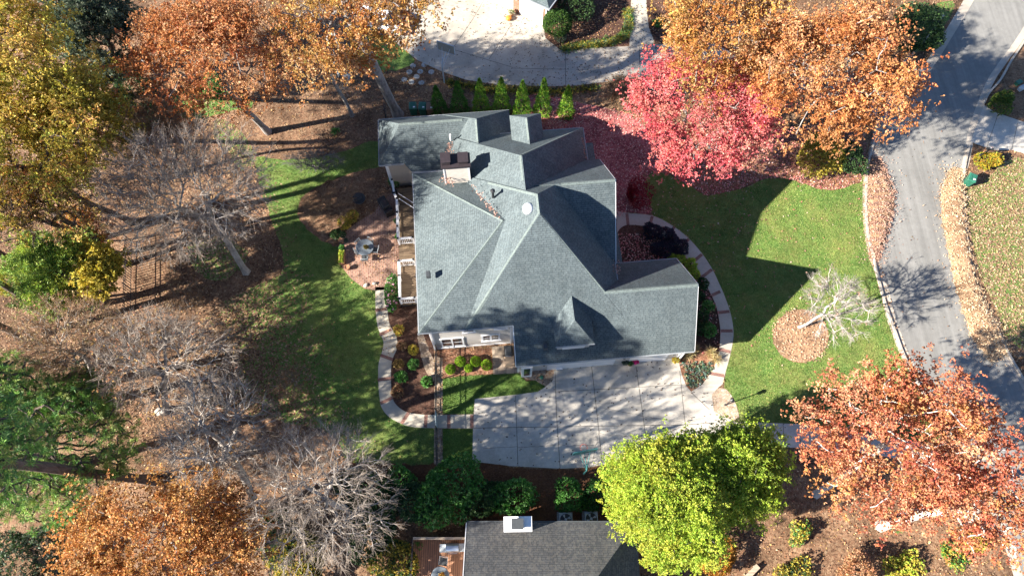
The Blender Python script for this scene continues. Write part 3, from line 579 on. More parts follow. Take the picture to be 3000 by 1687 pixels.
# walls
wl = MB(); wl.hbox(-4.25, 8.3, 15.0, 26.35, 0, 5.08); wl.build('wall', M['siding'], house)
wl = MB(); wl.hbox(1.6, 13.15, 12.75, 19.0, 0, 2.8); wl.add([Hs(13.15, 12.75, 2.8), Hs(13.15, 19.0, 2.8), Hs(13.15, 15.9, 6.1), Hs(1.6, 12.75, 2.8), Hs(1.6, 19.0, 2.8), Hs(1.6, 15.9, 6.1)], [(0, 1, 2), (3, 5, 4), (0, 2, 5, 3), (1, 4, 5, 2)]); wl.build('garage_wall', M['siding'], house)
wl = MB(); wl.add([Hs(8.305, 18.6, 5.0), Hs(8.305, 26.6, 5.0), Hs(8.305, 22.62, 8.9), Hs(8.1, 18.6, 5.0), Hs(8.1, 26.6, 5.0), Hs(8.1, 22.62, 8.9)], [(0, 1, 2), (3, 5, 4), (0, 2, 5, 3), (1, 4, 5, 2), (0, 3, 4, 1)]); wl.build('gable_wall', M['siding'], house)
wl = MB(); wl.hbox(0, 7.5, 26.35, 29.35, 0, 4.9); wl.build('wall', M['siding'], house)
for q_ in ((2.75, 4.45, 29.35, 29.85, 0, 6.5), (-2.1, 2.2, 29.35, 32.2, 0, 3.9)): MB().hbox(*q_).build('wall', M['siding'], house)
wl = MB(); wl.hbox(-7.1, -5.5, 28.95, 32.2, 0, 3.9); wl.hbox(-5.5, -2.1, 28.45, 32.2, 0, 3.4); wl.build('wall', M['siding_tan'], house)
for q_ in ((7.5, 8.5, 27.1, 29.2, 0, 3.2), (8.3, 9.3, 19.5, 21.7, 0, 2.7)): MB().hbox(*q_).build('wall', M['siding'], house)
# corner trim
ct = MB()
for u, v, h_ in ((-4.27, 14.98, 5.05), (1.5, 12.73, 2.75), (13.05, 12.73, 2.75), (-7.12, 28.93, 3.85), (1.28, 14.96, 5.05)): MB().hbox(u, u + 0.14, v, v + 0.14, 0, h_).build('trim_board', M['white'], house)
MB().hbox(-4.13, 1.28, 14.965, 14.99, 0.0, 0.28).build('trim_board', M['white'], house)
def window(u0, u1, z0, z1, v, n=2, parent=house):
    f = MB(); f.hbox(u0 - 0.09, u1 + 0.09, v - 0.06, v - 0.002, z0 - 0.1, z0); f.hbox(u0 - 0.09, u1 + 0.09, v - 0.06, v - 0.002, z1, z1 + 0.1)
    for i in range(n + 1): c = u0 + (u1 - u0) * i / n; f.hbox(c - 0.06, c + 0.06, v - 0.058, v - 0.002, z0, z1)
    f.hbox(u0 + 0.06, u1 - 0.06, v - 0.04, v - 0.002, (z0 + z1) / 2 - 0.025, (z0 + z1) / 2 + 0.025)
    f.hbox(u0 - 0.13, u1 + 0.13, v - 0.12, v - 0.06, z0 - 0.1, z0 - 0.05)
    w_ = f.build('window', M['white'], parent); MB().hbox(u0, u1, v - 0.03, v - 0.004, z0, z1).build('pane', M['glass'], w_); return w_
for (x0, x1, y0, y1), n in (((1108, 1167, 853, 867), 2), ((1213, 1256, 844, 852), 2)):
    ua, zt = facade_pt((x0 + x1) / 2 - (x1 - x0) / 2, y0, 15.0); ub, zb = facade_pt(x1, y1, 15.0); window(ua, ub, zb, zt, 15.0, n)
for (x0, x1, y1) in ((1166, 1194, 835), (1246, 1275, 826)):
    ua, zb = facade_pt(x0, y1, 15.0); ub, _ = facade_pt(x1, y1, 15.0); window(ua, ub, zb + 0.05, 4.7, 15.0, 1)
for u in (-4.9, -3.9): window(u, u + 0.75, 1.2, 2.7, 28.95 if u < -5.5 else 28.45, 1)
# garage doors (left is the double one)
ua, _ = facade_pt(1400, 918, 12.75)
def garage_door(u0, u1, v=12.75, h_=2.15):
    f = MB(); f.hbox(u0 - 0.12, u1 + 0.12, v - 0.05, v - 0.003, h_, h_ + 0.16); f.hbox(u0 - 0.12, u0, v - 0.05, v - 0.003, 0, h_); f.hbox(u1, u1 + 0.12, v - 0.05, v - 0.003, 0, h_)
    d = f.build('garage_door', M['white'], house); p = MB()
    for r_ in range(4): p.hbox(u0, u1, v - 0.03, v - 0.004, r_ * h_ / 4 + 0.012, (r_ + 1) * h_ / 4 - 0.012)
    p.build('door_panel', M['white'], d)
garage_door(3.75, 8.35); garage_door(9.65, 12.15)
# wall lanterns beside the garage doors
for u in (3.35, 9.0, 12.55):
    L = MB(); L.hbox(u - 0.07, u + 0.07, 12.55, 12.735, 1.75, 2.05); L.build('wall_lantern', M['black'], house)
# entry side bay with white trim (left of garage front) 
by = MB(); by.hbox(1.75, 2.5, 12.35, 12.72, 0, 2.4); by.build('door_surround', M['white'], house)
MB().hbox(1.92, 2.34, 12.31, 12.345, 0.5, 2.2).build('door_glass', M['glass'], house)
# dormer
dm = MB(); dm.hbox(4.2, 6.38, 13.12, 15.2, 3.5, 5.08); dorm = dm.build('dormer', M['siding'], house)
rd = Roof(); rd.hip(4.0, 6.58, 12.86, 17.2, 5.15, W=k, E=k, S=k, dz=0.0); rd.build('dormer_roof', M['shingle'], dorm)
dg = MB(); dg.hbox(4.0, 6.58, 12.82, 12.86, 5.02, 5.13); dg.build('dormer_gutter', M['gutter'], dorm)
dw = MB(); dw.hbox(4.55, 6.05, 13.05, 13.115, 3.75, 4.95); dwo = dw.build('dormer_window', M['white'], dorm)
# chimney
ch = MB(); ch.hbox(-2.5, -0.74, 25.24, 26.15, 2, 8.0); chim = ch.build('chimney', M['stucco'], roof)
cc = MB(); cc.hbox(-2.64, -0.62, 25.14, 26.25, 8.0, 8.16); cc.build('chimney_cap', M['brownmetal'], chim)
cc = MB(); cc.hbox(-2.56, -2.0, 25.35, 26.05, 8.16, 8.5); cc.hbox(-2.62, -1.94, 25.3, 26.1, 8.55, 8.6); cc.hbox(-1.4, -0.8, 25.35, 26.05, 8.16, 8.4); cc.hbox(-1.46, -0.74, 25.3, 26.1, 8.45, 8.5); cc.build('chimney_flue', M['brownmetal'], chim)
cc = MB(); cc.hbox(-2.53, -2.44, 25.215, 25.235, 2, 8.0); cc.hbox(-0.8, -0.71, 25.215, 25.235, 2, 8.0); cc.build('chimney_trim', M['white'], chim)
# roof vents, pipes and the white dome
def on_roof(ov, z): p = A(*ov, z); return p
for ov, z in (((1077, 690), 6.4), ((1571, 781), 5.05), ((1372, 871), 4.2)):
    p = on_roof(ov, z); MB().box((p[0], p[1], z - 0.25), (0.3, 0.42, 0.42), PH, 0.9).build('roof_vent', M['darkgray'], roof, bevel=0.02)
p = on_roof((1240, 489), 8.3); MB().tube([p - (0, 0, .4), p + (0, 0, .35), p + (0.02, 0.02, .42)], 0.09, 8).lathe(p + np.array((0, 0, .4)), [(0.16, 0), (0.16, .08), (0.03, .14)], 10).build('vent_pipe', M['black'], roof)
p = on_roof((1133, 345), 5.6); MB().tube([p - (0, 0, .4), p + (0, 0, .3)], 0.07, 8).build('vent_pipe', M['white'], roof)
p = on_roof((1329, 524), 10.1); MB().lathe(p - np.array((0, 0, .25)), [(0.36, 0), (0.36, .28), (0.33, .36), (0.2, .44), (0.02, .47)], 20).build('roof_dome', M['white'], roof, smooth=True)
# downspouts
ds = MB()
for u, v, z1 in ((-4.36, 14.86, 4.9), (13.22, 12.6, 2.7), (1.18, 14.88, 4.9), (-7.2, 28.86, 3.8)): MB().hbox(u, u + 0.09, v, v + 0.09, 0.1, z1).build('downspout', M['white'], house)

# ------------------------------------------------------------------ vegetation generators
def frusta(P0, P1, r0, r1, k):
    d = P1 - P0; L = np.linalg.norm(d, axis=1, keepdims=True); d = d / np.maximum(L, 1e-9)
    ref = np.where(np.abs(d[:, 2:3]) < 0.9, np.array([[0.0, 0.0, 1.0]]), np.array([[1.0, 0.0, 0.0]]))
    a = np.cross(d, ref); a /= np.linalg.norm(a, axis=1, keepdims=True); b = np.cross(d, a)
    ang = 2 * np.pi * np.arange(k) / k; ca, sa = np.cos(ang), np.sin(ang)
    off = a[:, None, :] * ca[None, :, None] + b[:, None, :] * sa[None, :, None]
    V = np.concatenate([P0[:, None] + off * r0[:, None, None], P1[:, None] + off * r1[:, None, None]], 1).reshape(-1, 3)
    base = (np.arange(len(P0)) * 2 * k)[:, None]; i = np.arange(k); j = (i + 1) % k
    F = np.stack([base + i, base + j, base + k + j, base + k + i], -1).reshape(-1, 4)
    return V, F
def mst(N0, par0, pts, bf=0.35):
    n0 = len(N0); n = len(pts); N = np.vstack([N0, pts]); par = np.full(n0 + n, -1); par[:n0] = par0
    plen = np.zeros(n0 + n)
    for i in range(1, n0): plen[i] = plen[par0[i]] + 0.35 * np.linalg.norm(N0[i] - N0[par0[i]])
    cost = np.full(n, 1e9); who = np.zeros(n, int); done = np.zeros(n, bool)
    for i in range(n0):
        c = np.linalg.norm(pts - N0[i], axis=1) + bf * plen[i]; m = c < cost; cost[m] = c[m]; who[m] = i
    order = []
    for _ in range(n):
        j = int(np.argmin(np.where(done, 1e9, cost))); done[j] = True; par[n0 + j] = who[j]
        plen[n0 + j] = plen[who[j]] + np.linalg.norm(pts[j] - N[who[j]]); order.append(n0 + j)
        c = np.linalg.norm(pts - pts[j], axis=1) + bf * plen[n0 + j]; m = (c < cost) & ~done; cost[m] = c[m]; who[m] = n0 + j
    cnt = np.zeros(n0 + n); haschild = np.zeros(n0 + n, bool); haschild[par[par >= 0]] = True
    cnt[~haschild] = 1
    for j in order[::-1]: cnt[par[j]] += cnt[j]
    for i in range(n0 - 1, 0, -1): cnt[par0[i]] += cnt[i]
    return N, par, cnt, haschild
def pal(rg, palette, n): return np.array(palette)[rg.integers(0, len(palette), n)]
def ell_pts(rg, c, r, n, lo=0.2, zmin=-0.7, pw=0.45, lobes=None):
    d = rg.normal(0, 1, (n * 3, 3)); d /= np.linalg.norm(d, axis=1, keepdims=True); d = d[d[:, 2] > zmin][:n]
    f = lo + (1 - lo) * rg.random(len(d)) ** pw
    if lobes is not None: f = f * (1 + lobes[1] * np.clip((d @ lobes[0].T), -1, 1).max(axis=1) ** 3 - lobes[1] * 0.5)
    return c + d * np.array(r) * f[:, None], d
def tufts(rg, C, out, n, L, Wd, col, spread=0.9, jit=0.18):
    """n leaves radiating from every point of C"""
    m = len(C) * n; c = np.repeat(C, n, 0); o = np.repeat(out, n, 0)
    d = o + rg.normal(0, spread, (m, 3)); d /= np.linalg.norm(d, axis=1, keepdims=True)
    s = rg.normal(0, 1, (m, 3)); s = np.cross(d, s); s /= np.linalg.norm(s, axis=1, keepdims=True)
    l = L * rg.uniform(0.65, 1.3, (m, 1)); wd = Wd * rg.uniform(0.7, 1.3, (m, 1))
    sag = np.array([[0, 0, -0.15]]) * l
    V = np.stack([c, c + d * l * 0.55 + s * wd, c + d * l + sag, c + d * l * 0.55 - s * wd], 1).reshape(-1, 3)
    F = np.arange(m * 4).reshape(-1, 4)
    k = np.repeat(col, n, 0) * np.clip(1 + rg.normal(0, jit, (m, 1)), 0.45, 1.7) * np.clip(1 + rg.normal(0, 0.06, (m, 3)), 0.7, 1.3)
    return V, F, np.clip(k, 0, 0.9)
def trunk_nodes(base, top, rg, n=8, bend=0.25):
    base = np.array(base, float); top = np.array(top, float); t = np.linspace(0, 1, n)[:, None]; N = base + (top - base) * t
    N += (np.sin(t * 3.1) * rg.normal(0, bend, (1, 3)) + np.sin(t * 7) * rg.normal(0, bend * 0.35, (1, 3))) * np.array([[1, 1, 0]])
    N[0] = base; return N, np.arange(-1, n - 1)
def wood(name, N, par, cnt, n0, R0, rt, mat, root, pw=0.5, kk=5, flare=1.5):
    j = np.where(par >= 0)[0]; tot = cnt[0]
    rad = rt + (R0 - rt) * (np.maximum(cnt, 1) / tot) ** pw
    tmp = rad[:n0].copy(); rad[:n0] = np.maximum(tmp, R0 * np.linspace(1, 0.45, n0)); rad[0] *= flare
    rp = np.minimum(rad[par[j]], rad[j] * 1.45); big = j < n0; rp[big] = rad[par[j[big]]]
    A0, B0 = N[par[j]], N[j] + (N[j] - N[par[j]]) * 0.02; ln = np.linalg.norm(B0 - A0, axis=1, keepdims=True); rw = np.random.default_rng(len(N))
    jt = np.where(big[:, None], 0.0, np.minimum(ln, 2.0) * 0.055); m1 = A0 + (B0 - A0) * 0.36 + rw.normal(0, 1, A0.shape) * jt; m2 = A0 + (B0 - A0) * 0.7 + rw.normal(0, 1, A0.shape) * jt
    r1, r2 = rp * .64 + rad[j] * .36, rp * .3 + rad[j] * .7
    V, F = frusta(np.vstack([A0, m1, m2]), np.vstack([m1 + (m1 - A0) * .04, m2 + (m2 - m1) * .04, B0]), np.concatenate([rp, r1, r2]), np.concatenate([r1, r2, rad[j]]), kk)
    return mesh_np(name, V, F, mat, root, smooth=True), rad
def leafy(name, label, base, crown, radii, palette, bark='bark', nclump=70, clr=1.0, ntuft=75, n=5, L=0.135, Wd=0.042, seed=1, R0=0.25, group=None, zmin=-0.55, cat='tree', lo=0.35, sp=0.9, up=0.55, leafm='leaf', flat=0.7, bend=0.25, trunktop=0.5, cvar=0.16, lob=0.5, sub=0.13):
    rg = np.random.default_rng(seed); base = np.array(base, float); crown = np.array(crown, float); radii = np.array(radii, float)
    root = thing(name, label, cat, base, group)
    lb = rg.normal(0, 1, (7, 3)); lb /= np.linalg.norm(lb, axis=1, keepdims=True)
    CC, D = ell_pts(rg, crown, radii * 0.86, nclump, lo, zmin, 0.4, (lb, lob))
    top = base + (crown - base) * 1.0; top[2] = crown[2] - radii[2] * (1 - trunktop)
    N0, p0 = trunk_nodes(base, top, rg, 8, bend)
    mid = crown + (CC - crown) * rg.uniform(0.4, 0.75, (len(CC), 1)); mid[:, 2] -= 0.3
    N, par, cnt, hc = mst(N0, p0, np.vstack([mid[::2], CC]), 0.3)
    wood('trunk', N, par, cnt, 8, R0, 0.014, M[bark], root, 0.68, 6)
    rr = clr * rg.uniform(0.7, 1.25, len(CC)); m = ntuft
    ns = max(4, m // 8); so_ = rg.normal(0, 0.5, (len(CC), ns, 3)) * np.array([1, 1, flat]); pick = rg.integers(0, ns, (len(CC), m))
    off = np.take_along_axis(so_, pick[:, :, None].repeat(3, 2), 1) + rg.normal(0, sub, (len(CC), m, 3)); T = CC[:, None] + off * rr[:, None, None]
    sb = np.take_along_axis(1 + rg.normal(0, .13, (len(CC), ns)), pick, 1).reshape(-1, 1)
    od = off / (np.linalg.norm(off, axis=2, keepdims=True) + 1e-6) * 0.55 + np.array([0, 0, up]) + (D[:, None] * 0.45)
    cc = pal(rg, palette, len(CC)) * (1 + rg.normal(0, cvar, (len(CC), 1)))
    tc = (np.repeat(cc, m, 0) * 0.6 + pal(rg, palette, len(CC) * m) * 0.4) * sb
    V, F, K = tufts(rg, T.reshape(-1, 3), od.reshape(-1, 3), n, L, Wd, tc, sp)
    mesh_np('crown', V, F, M[leafm], root, K)
    return root
def bare(name, label, base, crown, radii, bark='bark_pale', npts=700, seed=1, R0=0.16, twig=5, tl=0.75, tr=0.0085, leaves=0.0, palette=None, group=None, zmin=-0.6, cat='tree', lo=0.15, trunktop=0.25, bf=0.45, bend=0.3, twm=None, lL=0.13, pw=0.67):
    rg = np.random.default_rng(seed); base = np.array(base, float); crown = np.array(crown, float); radii = np.array(radii, float)
    root = thing(name, label, cat, base, group)
    lb = rg.normal(0, 1, (6, 3)); lb /= np.linalg.norm(lb, axis=1, keepdims=True)
    P, D = ell_pts(rg, crown, radii, npts, lo, zmin, 0.5, (lb, 0.35))
    top = crown.copy(); top[2] = crown[2] - radii[2] * (1 - trunktop) ; top[:2] = base[:2] + (crown[:2] - base[:2]) * 0.8
    N0, p0 = trunk_nodes(base, top, rg, 8, bend)
    N, par, cnt, hc = mst(N0, p0, P, bf)
    # wobble so that limbs are not straight
    N[8:] += rg.normal(0, 0.06, N[8:].shape)
    wood('trunk', N, par, cnt, 8, R0, tr * 1.3, M[bark], root, pw, 5)
    j = np.where(par >= 8)[0]; j = j[cnt[j] < 8]; q = np.repeat(j, twig)
    d0 = N[q] - N[par[q]]; d0 /= np.linalg.norm(d0, axis=1, keepdims=True) + 1e-9
    oc = N[q] - crown; oc /= np.linalg.norm(oc, axis=1, keepdims=True) + 1e-9
    d = d0 * 0.8 + oc * 0.55 + np.array([0, 0, 0.25]) + rg.normal(0, 0.42, d0.shape); d /= np.linalg.norm(d, axis=1, keepdims=True)
    s = N[q] - d0 * rg.uniform(0, 0.35, (len(q), 1)); l = tl * rg.uniform(0.5, 1.2, (len(q), 1)); m_ = s + d * l * 0.5; d2 = d + rg.normal(0, 0.25, d.shape); e = m_ + d2 * l * 0.5
    tw = np.full(len(q), tr)
    d3 = d + rg.normal(0, 0.5, d.shape); e2 = m_ + d3 * l * 0.4
    V1, F1 = frusta(s, m_, tw * 1.15, tw * 0.9, 3); V2, F2 = frusta(m_, e, tw * 0.9, tw * 0.5, 3); V3, F3 = frusta(m_, e2, tw * 0.8, tw * 0.5, 3)
    V = np.vstack([V1, V2, V3]); F = np.vstack([F1, F2 + len(V1), F3 + len(V1) + len(V2)])
    mesh_np('twigs', V, F, M[twm or ('twig_grey' if bark == 'bark_pale' else bark)], root)
    if leaves > 0:
        pick = rg.random(len(e)) < leaves; T = e[pick]
        V, F, K = tufts(rg, T, d[pick], 4, lL, lL * 0.32, pal(rg, palette, len(T)), 0.9)
        mesh_np('leaves', V, F, M['leaf'], root, K)
    return root
def shrub(name, label, c, r, h, palette, seed=1, nt=420, n=5, L=0.13, Wd=0.035, group=None, cat='shrub', fill=0.5, sp=0.8, lumpy=0.25, stem='bark_dark', zmin=-0.35, leafm='leaf', cone=False):
    """foliage of small leaves over a rounded volume, on a few short stems"""
    rg = np.random.default_rng(seed); c = np.array(c, float); root = thing(name, label, cat, (c[0], c[1], 0), group)
    lb = rg.normal(0, 1, (5, 3)); lb /= np.linalg.norm(lb, axis=1, keepdims=True)
    rx, ry = (r if hasattr(r, '__len__') else (r, r))
    if cone:
        t = rg.random(nt) ** 1.5; a = rg.random(nt) * 2 * np.pi; q = (1 - t) ** 0.8 * rg.uniform(0.65, 1.0, nt) * (1 + 0.12 * np.sin(a * 5 + t * 20))
        P = np.stack([c[0] + rx * q * np.cos(a), c[1] + ry * q * np.sin(a), 0.08 + t * h * 0.95], 1); D = np.stack([np.cos(a), np.sin(a), np.full(nt, 0.9)], 1) * 0.7
    else:
        P, D = ell_pts(rg, np.array((c[0], c[1], h * 0.5)), (rx, ry, h * 0.5), nt, fill, zmin, 0.35, (lb, lumpy)); P[:, 2] = np.maximum(P[:, 2], 0.05)
    col = pal(rg, palette, len(P))
    V, F, K = tufts(rg, P, D * 0.8 + np.array([0, 0, 0.35]), n, L, Wd, col, sp)
    mesh_np('foliage', V, F, M[leafm], root, K)
    m = MB()
    for k_ in range(5):
        q = P[rg.integers(0, len(P))]; m.tube([(c[0] + rg.normal(0, .05), c[1] + rg.normal(0, .05), 0), (c[0] * .6 + q[0] * .4, c[1] * .6 + q[1] * .4, q[2] * .5), tuple(q)], [0.03, 0.02, 0.008], 4)
    m.build('stem', M[stem], root)
    return root

# ------------------------------------------------------------------ trees
OR = [(.50, .205, .07), (.42, .155, .045), (.56, .28, .12), (.34, .10, .04), (.60, .37, .20), (.48, .225, .095), (.54, .24, .08)]  # palest peach puts the crown's sunlit highlights into the leaf colour
OY = [(.46, .21, .055), (.50, .28, .065), (.38, .15, .05), (.52, .35, .11), (.32, .11, .035), (.58, .38, .2)]  # the last, pale peach tone is a painted highlight too
RO = [(.46, .15, .075), (.52, .21, .10), (.39, .095, .06), (.54, .28, .09), (.48, .16, .09), (.58, .33, .19)]
PK = [(.62, .13, .14), (.58, .09, .12), (.64, .22, .19), (.50, .06, .09), (.66, .34, .24), (.64, .18, .19)]
YG = [(.37, .47, .05), (.30, .42, .045), (.45, .51, .075), (.22, .34, .035), (.50, .48, .07)]
YL = [(.62, .44, .08), (.52, .42, .06), (.66, .48, .13), (.40, .38, .06), (.60, .34, .10), (.34, .35, .055)]
OL = [(.44, .37, .05), (.54, .44, .07), (.30, .28, .045), (.60, .46, .10), (.34, .26, .04)]
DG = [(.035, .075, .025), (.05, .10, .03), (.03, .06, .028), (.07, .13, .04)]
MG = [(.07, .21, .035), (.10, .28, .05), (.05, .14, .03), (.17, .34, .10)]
GG = [(.10, .135, .085), (.14, .18, .12), (.06, .09, .06), (.18, .21, .15)]
GB = [(.30, .46, .03), (.24, .42, .028), (.38, .50, .05), (.17, .34, .025)]
BR = [(.30, .16, .08), (.36, .22, .12), (.24, .11, .06), (.38, .26, .14)]
leafy('oak_tree', 'broad orange oak at the top left, its bare trunk in the leaf litter', A(675, 333), A(522, 128, 11.5), (5.6, 4.9, 4.4), OR, nclump=120, ntuft=130, seed=3, R0=0.24, group='orange oaks', clr=1.25)
leafy('oak_tree', 'tall orange and yellow oak whose long grey trunk stands behind the green bins', A(1003, 292), A(884, 10, 14.2), (5.5, 5.2, 4.2), OY, nclump=105, ntuft=126, seed=12, R0=0.36, group='orange oaks', clr=1.2, bend=0.12, trunktop=0.3)
leafy('oak_tree', 'orange oak arching over the neighbour driveway, left of the street', A(1985, 215), A(1835, 62, 12), (4.6, 5.0, 3.6), OY, nclump=75, ntuft=157, seed=21, R0=0.25, group='orange oaks', clr=1.25)
leafy('oak_tree', 'largest orange oak, over the driveway mouth beside the street', A(2070, 250), A(2100, 165, 12), (6.0, 5.2, 4.4), OR, nclump=135, ntuft=139, seed=24, R0=0.36, group='orange oaks', clr=1.3)
leafy('maple_tree', 'bright pinkish red maple between the house and the orange oaks', A(1812, 378), A(1784, 296, 6.8), (5.9, 5.4, 4.0), PK, nclump=130, ntuft=157, seed=31, R0=0.2, clr=1.1, L=0.125, Wd=0.038, cvar=0.13, sp=1.0)
leafy('elm_tree', 'dense yellow green tree, larger of the two at the driveway edge', A(1600, 1275), A(1692, 1240, 6.6), (3.5, 4.0, 3.9), YG, nclump=270, ntuft=185, seed=41, clr=0.78, L=0.115, Wd=0.026, R0=0.18, n=6, lo=0.62, up=0.35, group='yellow green elms', flat=0.9)
leafy('elm_tree', 'smaller dark and yellow green tree behind the larger one beside the driveway', A(1790, 1210), A(1850, 1185, 5.4), (3.2, 3.0, 3.0), YG[:4] + [(.09, .15, .02)], nclump=200, ntuft=170, seed=43, clr=0.75, L=0.115, Wd=0.026, R0=0.15, lo=0.6, up=0.35, group='yellow green elms', flat=0.9)
leafy('oak_tree', 'rust red oak with a white trunk at the lower right beside the street', A(2052, 1243), A(2272, 1098, 9.6), (5.9, 4.9, 3.6), RO, 'bark_white', nclump=112, ntuft=135, seed=52, R0=0.22, clr=1.2, bend=0.3)
leafy('birch_tree', 'thin red leaved tree on a leaning white trunk at the bottom right', A(2212, 1323), A(2475, 1288, 7.0), (3.2, 3.0, 2.2), RO, 'bark_white', nclump=52, ntuft=77, seed=55, R0=0.27, clr=1.1, bend=0.15, trunktop=0.6)
leafy('hickory_tree', 'golden yellow hickory at the top left corner of the wood', A(260, 240), A(30, 150, 13), (4.7, 5.2, 4.6), YL, 'bark_dark', nclump=100, ntuft=122, seed=61, clr=1.3, R0=0.22, n=6, group='yellow trees in the wood')
leafy('hickory_tree', 'olive yellow tree between the golden hickory and the orange oak', A(350, 360), A(190, 285, 11), (3.5, 3.6, 3.6), OL, 'bark_dark', nclump=80, ntuft=130, seed=62, clr=1.2, R0=0.18, group='yellow trees in the wood')
leafy('hickory_tree', 'yellow and rust tree with dark limbs at the left edge, over the leaf litter', A(330, 560), A(75, 400, 12), (4.6, 4.2, 3.6), YL + OR[:2] + OL[:2], 'bark_dark', nclump=64, ntuft=103, seed=63, clr=1.2, R0=0.24, group='yellow trees in the wood')
leafy('sweetgum_tree', 'sparse gold leaved tree with a long dark leaning trunk at the left edge', A(320, 665), A(110, 520, 10), (4.2, 3.0, 2.8), YL[:3] + BR, 'bark_dark', nclump=36, ntuft=67, seed=64, clr=1.1, R0=0.2)
leafy('holly_tree', 'grey green evergreen beside the top left orange oak', A(315, 170), A(240, 72, 8), (3.7, 3.6, 4.2), GG, 'bark_dark', nclump=90, ntuft=168, seed=71, clr=0.9, L=0.16, Wd=0.05, lo=0.5)
leafy('cedar_tree', 'soft green cedar in the wood by the dark rail fence', A(255, 765), A(150, 690, 5.5), (3.1, 2.6, 3.2), [(.22, .34, .07), (.30, .42, .08), (.16, .26, .07), (.44, .50, .08)], 'bark_dark', nclump=80, ntuft=191, seed=72, clr=0.85, L=0.2, Wd=0.02, lo=0.5, leafm='needle', sp=0.6)
leafy('maple_tree', 'small yellow maple in front of the soft green cedar', A(275, 745), A(245, 690, 6.8), (1.8, 1.8, 1.4), [(.44, .35, .045), (.36, .30, .045), (.5, .42, .08)], 'bark_dark', nclump=30, ntuft=90, seed=73, clr=0.7, L=0.18, Wd=0.06, R0=0.08)
leafy('maple_tree', 'small rust orange understory tree behind the yellow hickories', A(235, 605), A(210, 575, 4), (1.9, 1.7, 1.5), OR + YL[:2], 'bark_dark', nclump=30, ntuft=86, seed=74, clr=0.8, R0=0.07)
leafy('oak_tree', 'wide bronze oak filling the bottom left corner', A(520, 1385), A(375, 1412, 8.6), (6.2, 4.6, 3.2), [(.54, .27, .09), (.46, .20, .06), (.60, .36, .16), (.36, .15, .05), (.56, .32, .10)], nclump=135, ntuft=126, seed=81, R0=0.24, clr=1.2, bend=0.3, group='orange oaks')
leafy('oak_tree', 'low bronze oak sapling beside the bare tree at the bottom', A(600, 1360), A(560, 1345, 4.2), (2.8, 1.9, 1.8), [(.26, .11, .035), (.20, .08, .03), (.30, .16, .05), (.14, .10, .03)], 'bark_dark', nclump=45, ntuft=90, seed=82, R0=0.1)

def pine(name, label, base, crown, radii, seed, nlimb=60):
    rg = np.random.default_rng(seed); base, crown = np.array(base), np.array(crown); root = thing(name, label, 'tree', base)
    P, D = ell_pts(rg, crown, np.array(radii), nlimb * 6, 0.25, -0.75, 0.5)
    top = crown + np.array((0, 0, radii[2] * 0.7)); N0, p0 = trunk_nodes(base, top, rg, 10, 0.15)
    N, par, cnt, hc = mst(N0, p0, P, 0.3); wood('trunk', N, par, cnt, 10, 0.3, 0.02, M['bark_dark'], root, 0.5, 5)
    q = np.where(~hc)[0]; q = np.concatenate([q, np.where((cnt < 4) & hc)[0]])
    T = np.repeat(N[q], 4, 0) + rg.normal(0, 0.28, (len(q) * 4, 3)); O = np.repeat((N[q] - crown) / np.array(radii), 4, 0) * 0.5 + np.array((0, 0, 0.6))
    col = pal(rg, [(.13, .29, .045), (.19, .36, .065), (.08, .19, .04), (.32, .44, .10), (.11, .23, .07), (.22, .26, .07)], len(T))
    V, F, K = tufts(rg, T, O, 30, 0.30, 0.013, col, 0.75, 0.15); mesh_np('crown', V, F, M['needle'], root, K)
b_ = A(392, 1208)
pine('pine_tree', 'tall pine whose thick dark trunk leaves the frame at the lower left edge', b_, b_ + np.array((-.3, -1.2, 18.5)), (4.6, 3.3, 3.2), 91, 80)
pine('pine_tree', 'bright green long needled pine around the thick dark trunk at the lower left', A(215, 1165), A(135, 1135, 7), (4.4, 4.2, 4.4), 94, 95)
pine('pine_tree', 'small green pine below the bare trees left of the lawn', A(250, 1010), A(205, 1000, 5), (2.2, 1.6, 2.0), 92, 26)
pine('pine_tree', 'green pine bough tree at the far left edge above the long needled pine', A(60, 1010), A(-20, 985, 9), (2.6, 2.4, 2.6), 93, 30)

bare('bare_tree', 'large leafless grey tree with a thick trunk, left of the back lawn', A(620, 685), A(478, 478, 9.2), (5.1, 4.9, 3.8), npts=1350, seed=101, R0=0.24, twig=6, leaves=0.05, palette=BR, bend=0.2, tr=0.0085)
bare('bare_tree', 'brownish leafless tree at the upper rim of the large grey one', A(445, 440), A(375, 335, 7.5), (3.3, 2.4, 2.2), 'bark', npts=520, seed=102, R0=0.13, twig=7, leaves=0.12, palette=[(.34, .22, .15), (.28, .15, .1)], twm='twig_tan')
bare('bare_tree', 'spreading leafless tree with a few rust leaves, left of the lawn', A(400, 1035), A(395, 905, 8), (4.4, 3.6, 3.2), npts=640, seed=103, R0=0.22, twig=5, leaves=0.12, palette=[(.42, .2, .1), (.36, .2, .12), (.44, .28, .1)], tr=0.010)
bare('bare_tree', 'thin leafless saplings with tan leaves at the left edge', A(240, 960), A(185, 865, 6), (4.2, 2.9, 2.5), 'bark_pale', npts=560, seed=104, R0=0.13, twig=6, leaves=0.35, palette=[(.40, .26, .16), (.36, .2, .12), (.42, .32, .16)], twm='twig_tan')
bare('bare_tree', 'leaning leafless tree between the rust leaved and the round grey crowns', A(668, 1290), A(545, 1085, 10), (3.1, 3.4, 3.0), npts=430, seed=105, R0=0.24, twig=5, bend=0.25, tr=0.009)
bare('bare_tree', 'round crowned leafless grey tree at the bottom, above the dark hedge', A(880, 1290), A(795, 1245, 9.2), (4.0, 4.2, 4.0), npts=760, seed=106, R0=0.2, twig=6, bend=0.15, trunktop=0.45, tr=0.0085)
